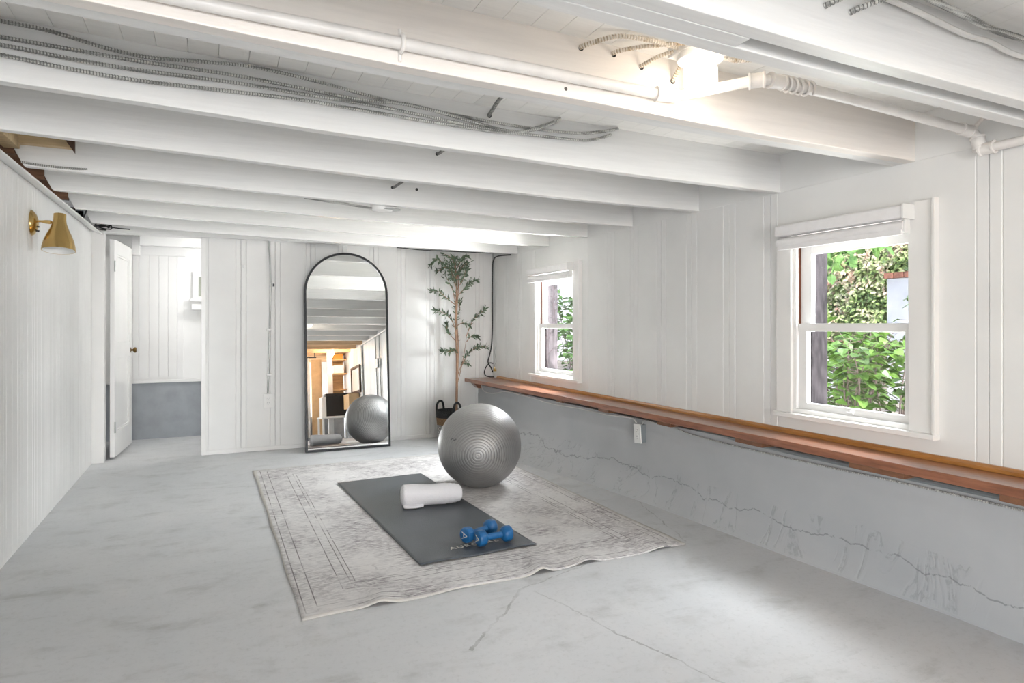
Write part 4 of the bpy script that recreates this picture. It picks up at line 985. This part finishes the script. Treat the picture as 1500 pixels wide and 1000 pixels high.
# ------------------------------------------------------------------ outlets
def outlet(name, c_, nx, tilt, label, deep, grp):
    """plate facing nx ('X-' or 'Y-')"""
    root = empty(name, c_, label, 'outlet', grp)
    def put(mb_, nm, mt, **k):
        if nx == 'X-': bmesh.ops.rotate(mb_.bm, verts=mb_.bm.verts, matrix=Matrix.Rotation(R(-90), 3, 'Z'))
        if tilt: bmesh.ops.rotate(mb_.bm, verts=mb_.bm.verts, matrix=Matrix.Rotation(R(tilt), 3, 'X'))
        bmesh.ops.translate(mb_.bm, verts=mb_.bm.verts, vec=c_); return mb_.build(nm, mt, root, **k)
    wd, ht = (.037, .061) if deep else (.038, .061)
    put(MB().box((-wd * .93, -.045, -ht * .93), (wd * .93, 0, ht * .93)), 'back_box', 'box_grey' if nx == 'X-' else 'trim_paint', bevel=.002)
    put(MB().box((-wd, -.050, -ht), (wd, -.045, ht)), 'cover_plate', 'plastic_white', bevel=.002)
    for z in (-.021, .021):
        mb_ = MB(); mb_.lathe([(0, -.0525), (.0155, -.0525), (.0165, -.05), (.0165, -.045)], 20, (0, 0, z), 'Y'); f_ = put(mb_, 'socket', 'plastic_white')
        mb_ = MB(); mb_.box((-.0075, -.0532, z - .001), (-.0055, -.052, z + .008)); mb_.box((.0055, -.0532, z - .001), (.0075, -.052, z + .008)); mb_.lathe([(0, -.0532), (.0025, -.0532), (.0025, -.052)], 8, (0, 0, z - .009), 'Y')
        if nx == 'X-': bmesh.ops.rotate(mb_.bm, verts=mb_.bm.verts, matrix=Matrix.Rotation(R(-90), 3, 'Z'))
        if tilt: bmesh.ops.rotate(mb_.bm, verts=mb_.bm.verts, matrix=Matrix.Rotation(R(tilt), 3, 'X'))
        bmesh.ops.translate(mb_.bm, verts=mb_.bm.verts, vec=c_); mb_.build('slots', 'slot_dark', f_)
    return root
outlet('wall_outlet', Vector((.447, YB + .005, .442)), 'Y-', 0, 'white wall outlet at the foot of the conduit on the back wall', False, None)
outlet('foundation_outlet', Vector((2.527, 3.40, .413)), 'X-', -5, 'white outlet box on the grey foundation under the shelf', True, None)
cd = empty('wall_conduit', (.455, YB, .5), 'thin grey vertical conduit on the back wall left of the mirror', 'conduit')
mb = MB(); mb.tube(spline([(.450, YB - .012, 1.87), (.462, YB - .012, 1.72), (.468, YB - .012, 1.45), (.462, YB - .012, 1.1), (.455, YB - .012, .8), (.446, YB - .012, .505)], 6), .0075, 10); mb.build('conduit_tube', 'steel', cd, smooth=True)
for z in (1.06, .66):
    mb = MB(); mb.box((.435, YB - .021, z), (.480, YB, z + .018)); mb.build('clamp', 'trim_paint', cd, bevel=.003)
tag(box('door_hook', (.236, YB - .012, 1.612), (.250, YB, 1.632), 'steel'), 'small metal hook on the back wall board near the doorway', 'hook')
tag(box('latch_plate', (.487, YB - .010, 1.452), (.500, YB, 1.478), 'black_metal'), 'small dark latch plate right of the conduit', 'latch')

# ------------------------------------------------------------------ garden outside
struct(box('ground_outside', (2.76, -3, .30), (16, 22, .36), 'garden_soil'))
pl = empty('garden_pillar', (6.1, 3.8, .36), 'white stucco pillar with brick cap seen through the near window', 'pillar')
box('pillar_shaft', (5.95, 3.45, .36), (6.35, 4.12, 1.56), 'stucco', pl, bev=.01)
mb = MB()
for k in range(7): mb.box((5.93, 3.43 + k * .102, 1.56), (6.37, 3.43 + k * .102 + .094, 1.615))
mb.build('brick_cap', 'brick', pl, bevel=.004)
gw = empty('garden_wall', (5.6, 6, .36), 'low white garden wall with brick coping behind the shrubs', 'garden wall')
box('wall_body', (5.5, 4.3, .36), (5.75, 8.3, .90), 'stucco', gw, bev=.01)
mb = MB()
for k in range(38): mb.box((5.47, 4.28 + k * .106, .90), (5.78, 4.28 + k * .106 + .098, .955))
mb.build('brick_coping', 'brick', gw, bevel=.004)
simple('bright_stucco', (.8, .8, .8), .9)
tag(box('neighbour_building', (6.6, 10.2, .36), (7.0, 20, 3.4), 'bright_stucco', bev=.02), 'bright white building wall seen through the far window', 'building')
random.seed(11)
def hedge(x0, x1, y0, y1, z0, z1, n, size, mat):
    mb = MB()
    for _ in range(n):
        y = random.uniform(y0, y1); z = random.uniform(z0, z1); f = noise.noise(Vector((y * 1.3, z * 1.3, 1)))
        x = x0 + (x1 - x0) * (.5 + .5 * f) + random.uniform(0, .3)
        leaf(mb.bm, Vector((x, y, z)), rv() + Vector((-.3, 0, -.2)), Vector((-1, -.3, .6)) + rv() * .7, random.uniform(.6, 1.3) * size, random.uniform(.4, .7) * size)
    return mb
mb = hedge(7.6, 8.4, 4.2, 8.2, .36, 2.7, 30000, .075, 0); tag(mb.build('hedge_foliage', 'hedge_leaf', fix=False), 'tall sunlit hedge of mixed green and peach leaves beyond the pillar', 'hedge', kind='stuff')
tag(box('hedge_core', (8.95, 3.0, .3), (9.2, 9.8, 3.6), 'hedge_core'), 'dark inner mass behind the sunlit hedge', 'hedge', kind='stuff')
def shrub(x, y, h, nst, lsz, label, spread=.22, tree=False, dens=1.0):
    root = empty('garden_shrub' if not tree else 'garden_tree', (x, y, .36), label, 'shrub' if not tree else 'tree', 'broad leaved shrubs outside the near window' if not tree else None)
    st = MB(); lf_ = MB()
    for s_ in range(nst):
        a = random.uniform(0, 6.28); tip = Vector((x + math.cos(a) * spread, y + math.sin(a) * spread, .36 + h * random.uniform(.8, 1)))
        b0 = Vector((x + math.cos(a) * .05, y + math.sin(a) * .05, .36)); md_ = b0.lerp(tip, .55) + Vector((random.uniform(-.04, .04), random.uniform(-.04, .04), .05))
        pts = spline([b0, md_, tip], 10); st.tube(pts, [.006 - .004 * i / (len(pts) - 1) for i in range(len(pts))], 6)
        for i in range(3, len(pts)):
            for _ in range(int(2 * dens)):
                pet = rv(); pet.z = abs(pet.z) * .4; pet.normalize(); pe = pts[i] + pet * random.uniform(.03, .10)
                st.tube([pts[i], pe], .0012, 4, caps=False)
                leaf(lf_.bm, pe, pet + Vector((0, 0, -.35)), Vector((0, 0, 1)) + rv() * .5, lsz * random.uniform(.7, 1.2), lsz * random.uniform(.6, .9))
    st.build('stems', 'shrub_stem', root); lf_.build('leaves', 'shrub_leaf' if not tree else 'vine_leaf', root, fix=False)
shrub(3.45, 2.62, .66, 6, .075, 'broad leaved green shrub close outside, lower left of the near window pane')
shrub(3.60, 2.92, .62, 5, .075, 'leafy green shrub outside beside the dark window frame')
shrub(3.95, 2.95, .74, 6, .085, 'tall leafy green shrub in the middle of the near window view')
shrub(4.15, 3.25, .72, 6, .085, 'green shrub in front of the low garden wall')
shrub(3.55, 2.42, .70, 5, .075, 'green shrub at the right edge of the near window view')
shrub(4.4, 2.98, 1.0, 3, .07, 'thin tall shrub before the white pillar')
shrub(4.9, 3.55, .7, 6, .085, 'shrub further back near the garden wall', .3)
shrub(5.3, 8.95, 1.35, 7, .11, 'leafy vine outside the far window', .38, True, 1.0)
shrub(4.7, 7.9, .85, 5, .10, 'small leafy plant low outside the far window', .25, True)
# overhanging twig of green leaves at the top of the near window
mb = MB(); lf_ = MB(); pts = spline([(5.5, 3.3, 2.6), (5.3, 3.7, 2.15), (5.2, 4.0, 1.85), (5.1, 4.3, 1.72)], 10); mb.tube(pts, .01, 6); mb.tube([(5.5, 3.3, .36), (5.52, 3.28, 1.5), (5.5, 3.3, 2.6)], [.05, .04, .012], 10)
for p in pts:
    for _ in range(9): leaf(lf_.bm, p + rv() * .17, rv() + Vector((0, 0, -.6)), rv(), .11, .08)
ob = empty('overhanging_branch', (5.5, 3.3, 2.6), 'green leafy branch hanging into the top of the near window view', 'branch'); mb.build('twig', 'shrub_stem', ob); lf_.build('leaves', 'vine_leaf', ob, fix=False)

# ------------------------------------------------------------------ things behind the camera that the mirror shows
tag(box('partition_post', (2.17, -2.1, 0), (2.27, -2.0, 1.98), 'plank_white', bev=.004), 'white post seen in the mirror beside the bulb', 'post')
cr = empty('curtain_rod', (1.5, -2.5, 1.72), 'black curtain rod seen in the mirror', 'curtain rod')
mb = MB(); mb.tube([(1.1, -2.5, 1.755), (2.02, -2.5, 1.755)], .013, 10); mb.build('rod', 'black_metal', cr, smooth=True)
box('bracket', (1.15, -2.51, 1.755), (1.17, -2.49, 2.03), 'black_metal', cr); box('bracket', (1.98, -2.51, 1.755), (2.0, -2.49, 2.03), 'black_metal', cr)
mb = MB(); n = 60; A = []; B = []
for k in range(n + 1):
    x = 1.15 + .72 * k / n; y = -2.5 + .025 * math.sin(k * 1.1); A.append(mb.bm.verts.new((x, y, .06))); B.append(mb.bm.verts.new((x, y, 1.745)))
for k in range(n): mb.bm.faces.new((A[k], A[k + 1], B[k + 1], B[k]))
o = mb.build('white_curtain', 'curtain_cloth', smooth=True, fix=False); o.modifiers.new('t', 'SOLIDIFY').thickness = .004; tag(o, 'white curtain hanging from the black rod in the mirror', 'curtain')
tag(box('plywood_board', (1.92, -2.62, 0), (2.14, -2.58, 1.72), 'cardboard', bev=.003), 'tan panel beside the white curtain in the mirror', 'panel')
tag(box('low_partition', (1.2, -2.75, 0), (2.6, -2.68, .50), 'rear_low_paint'), 'blue grey low wall in the mirror', 'low wall')
tb = empty('work_table', (2.33, -1.9, 0), 'white table under the black trunk in the mirror', 'table')
box('table_top', (1.96, -2.2, .43), (2.60, -1.5, .465), 'plastic_white', tb, bev=.003)
for (x, y) in ((1.99, -1.54), (1.99, -2.16), (2.56, -1.54), (2.56, -2.16)): box('leg', (x - .018, y - .018, 0), (x + .018, y + .018, .43), 'plastic_white', tb)
tr = empty('storage_chest', (2.33, -1.85, .465), 'black storage trunk on the white table in the mirror', 'trunk')
box('trunk_body', (2.09, -2.10, .465), (2.60, -1.75, .88), 'trunk_black', tr, bev=.012); box('trunk_lid', (2.08, -2.11, .88), (2.61, -1.74, .93), 'trunk_black', tr, bev=.01)
tag(box('white_carton', (1.985, -1.99, .465), (2.07, -1.64, .86), 'plastic_white', bev=.004), 'white carton beside the black trunk in the mirror', 'box')
sr = empty('storage_shelf', (2.45, -2.4, 0), 'wooden storage shelves behind the white post in the mirror', 'shelf')
for z in (1.02, 1.36, 1.66): box('shelf_board', (2.28, -2.66, z), (2.61, -2.25, z + .02), 'storage_wood', sr)
box('back_panel', (2.28, -2.66, .5), (2.61, -2.645, 1.9), 'storage_wood', sr)
tag(box('orange_bin', (2.33, -2.56, 1.68), (2.55, -2.3, 1.80), 'orange_plastic', bev=.01), 'orange bin on the top storage shelf in the mirror', 'bin')
tag(box('white_bin', (2.35, -2.56, 1.38), (2.55, -2.3, 1.56), 'plastic_white', bev=.01), 'white bin on the middle storage shelf in the mirror', 'bin')
rb = empty('bare_bulb', (2.25, -2.0, 1.90), 'glowing bare bulb under the far joists in the mirror', 'light bulb')
mb = MB(); mb.lathe([(0, .035), (.013, .035), (.013, .012), (.026, -.012), (.028, -.03), (.018, -.05), (0, -.055)], 20, (2.27, -1.9, 1.785)); mb.build('bulb_glass', 'rear_bulb_glow', rb, smooth=True)
mb = MB(); mb.tube([(2.27, -1.9, 1.82), (2.27, -1.9, 2.0)], .012, 8); mb.build('bulb_socket', 'plastic_white', rb)
add_light('rear_bulb_light', 'POINT', (2.2, -1.75, 1.70), (0, 0, 0), 11, (1, .70, .45), radius=.04)
pf = empty('picture_frame', (2.60, -1.26, .9), 'dark framed mirror on the right wall ledge, seen reflected', 'picture frame')
mb = MB(); mb.box((2.585, -1.72, .88), (2.61, -1.66, 1.42)); mb.box((2.585, -.90, .88), (2.61, -.84, 1.42)); mb.box((2.585, -1.66, .88), (2.61, -.90, .93)); mb.box((2.585, -1.66, 1.37), (2.61, -.90, 1.42)); mb.build('frame', 'dark_wood', pf)
box('picture', (2.60, -1.66, .93), (2.605, -.90, 1.37), 'plastic_white', pf)
tag(box('cardboard_box', (2.40, -1.55, .58), (2.60, -1.0, .87), 'cardboard', bev=.004), 'cardboard box below the dark frame in the mirror', 'box')
G5 = 'vertical conduits on the right wall seen in the mirror'
for (y, r_, lab) in ((.80, .012, 'vertical grey conduit on the right wall, the one nearer the window'), (.52, .012, 'vertical grey conduit on the right wall with the switch box'), (-.62, .02, 'thicker vertical pipe on the right wall beside the dark frame')):
    mb = MB(); mb.tube([(2.60, y, .60), (2.60, y, 1.76)], r_, 10); tag(mb.build('wall_conduit', 'steel', smooth=True, loc=(2.6, y, .6)), lab, 'conduit', G5)
tag(box('switch_box', (2.57, .62, 1.20), (2.62, .74, 1.36), 'box_grey', bev=.003), 'grey electrical box on the right wall in the mirror', 'electrical box')

# added lamp, out of view, to brighten the next room
rl = empty('next_room_fill', (.5, 6.65, 1.93), 'added bulb out of view that brightens the next room', 'ceiling light')
mb = MB(); mb.lathe([(0, .03), (.04, .03), (.045, 0), (.02, -.012), (.03, -.03), (.03, -.05), (0, -.07)], 20, (.5, 6.65, 1.935)); mb.build('bulb', 'bulb_glow', rl, smooth=True)
add_light('next_room_fill_light', 'POINT', (.45, 6.6, 1.78), (0, 0, 0), 7.2, (1, .99, .98), radius=.06)
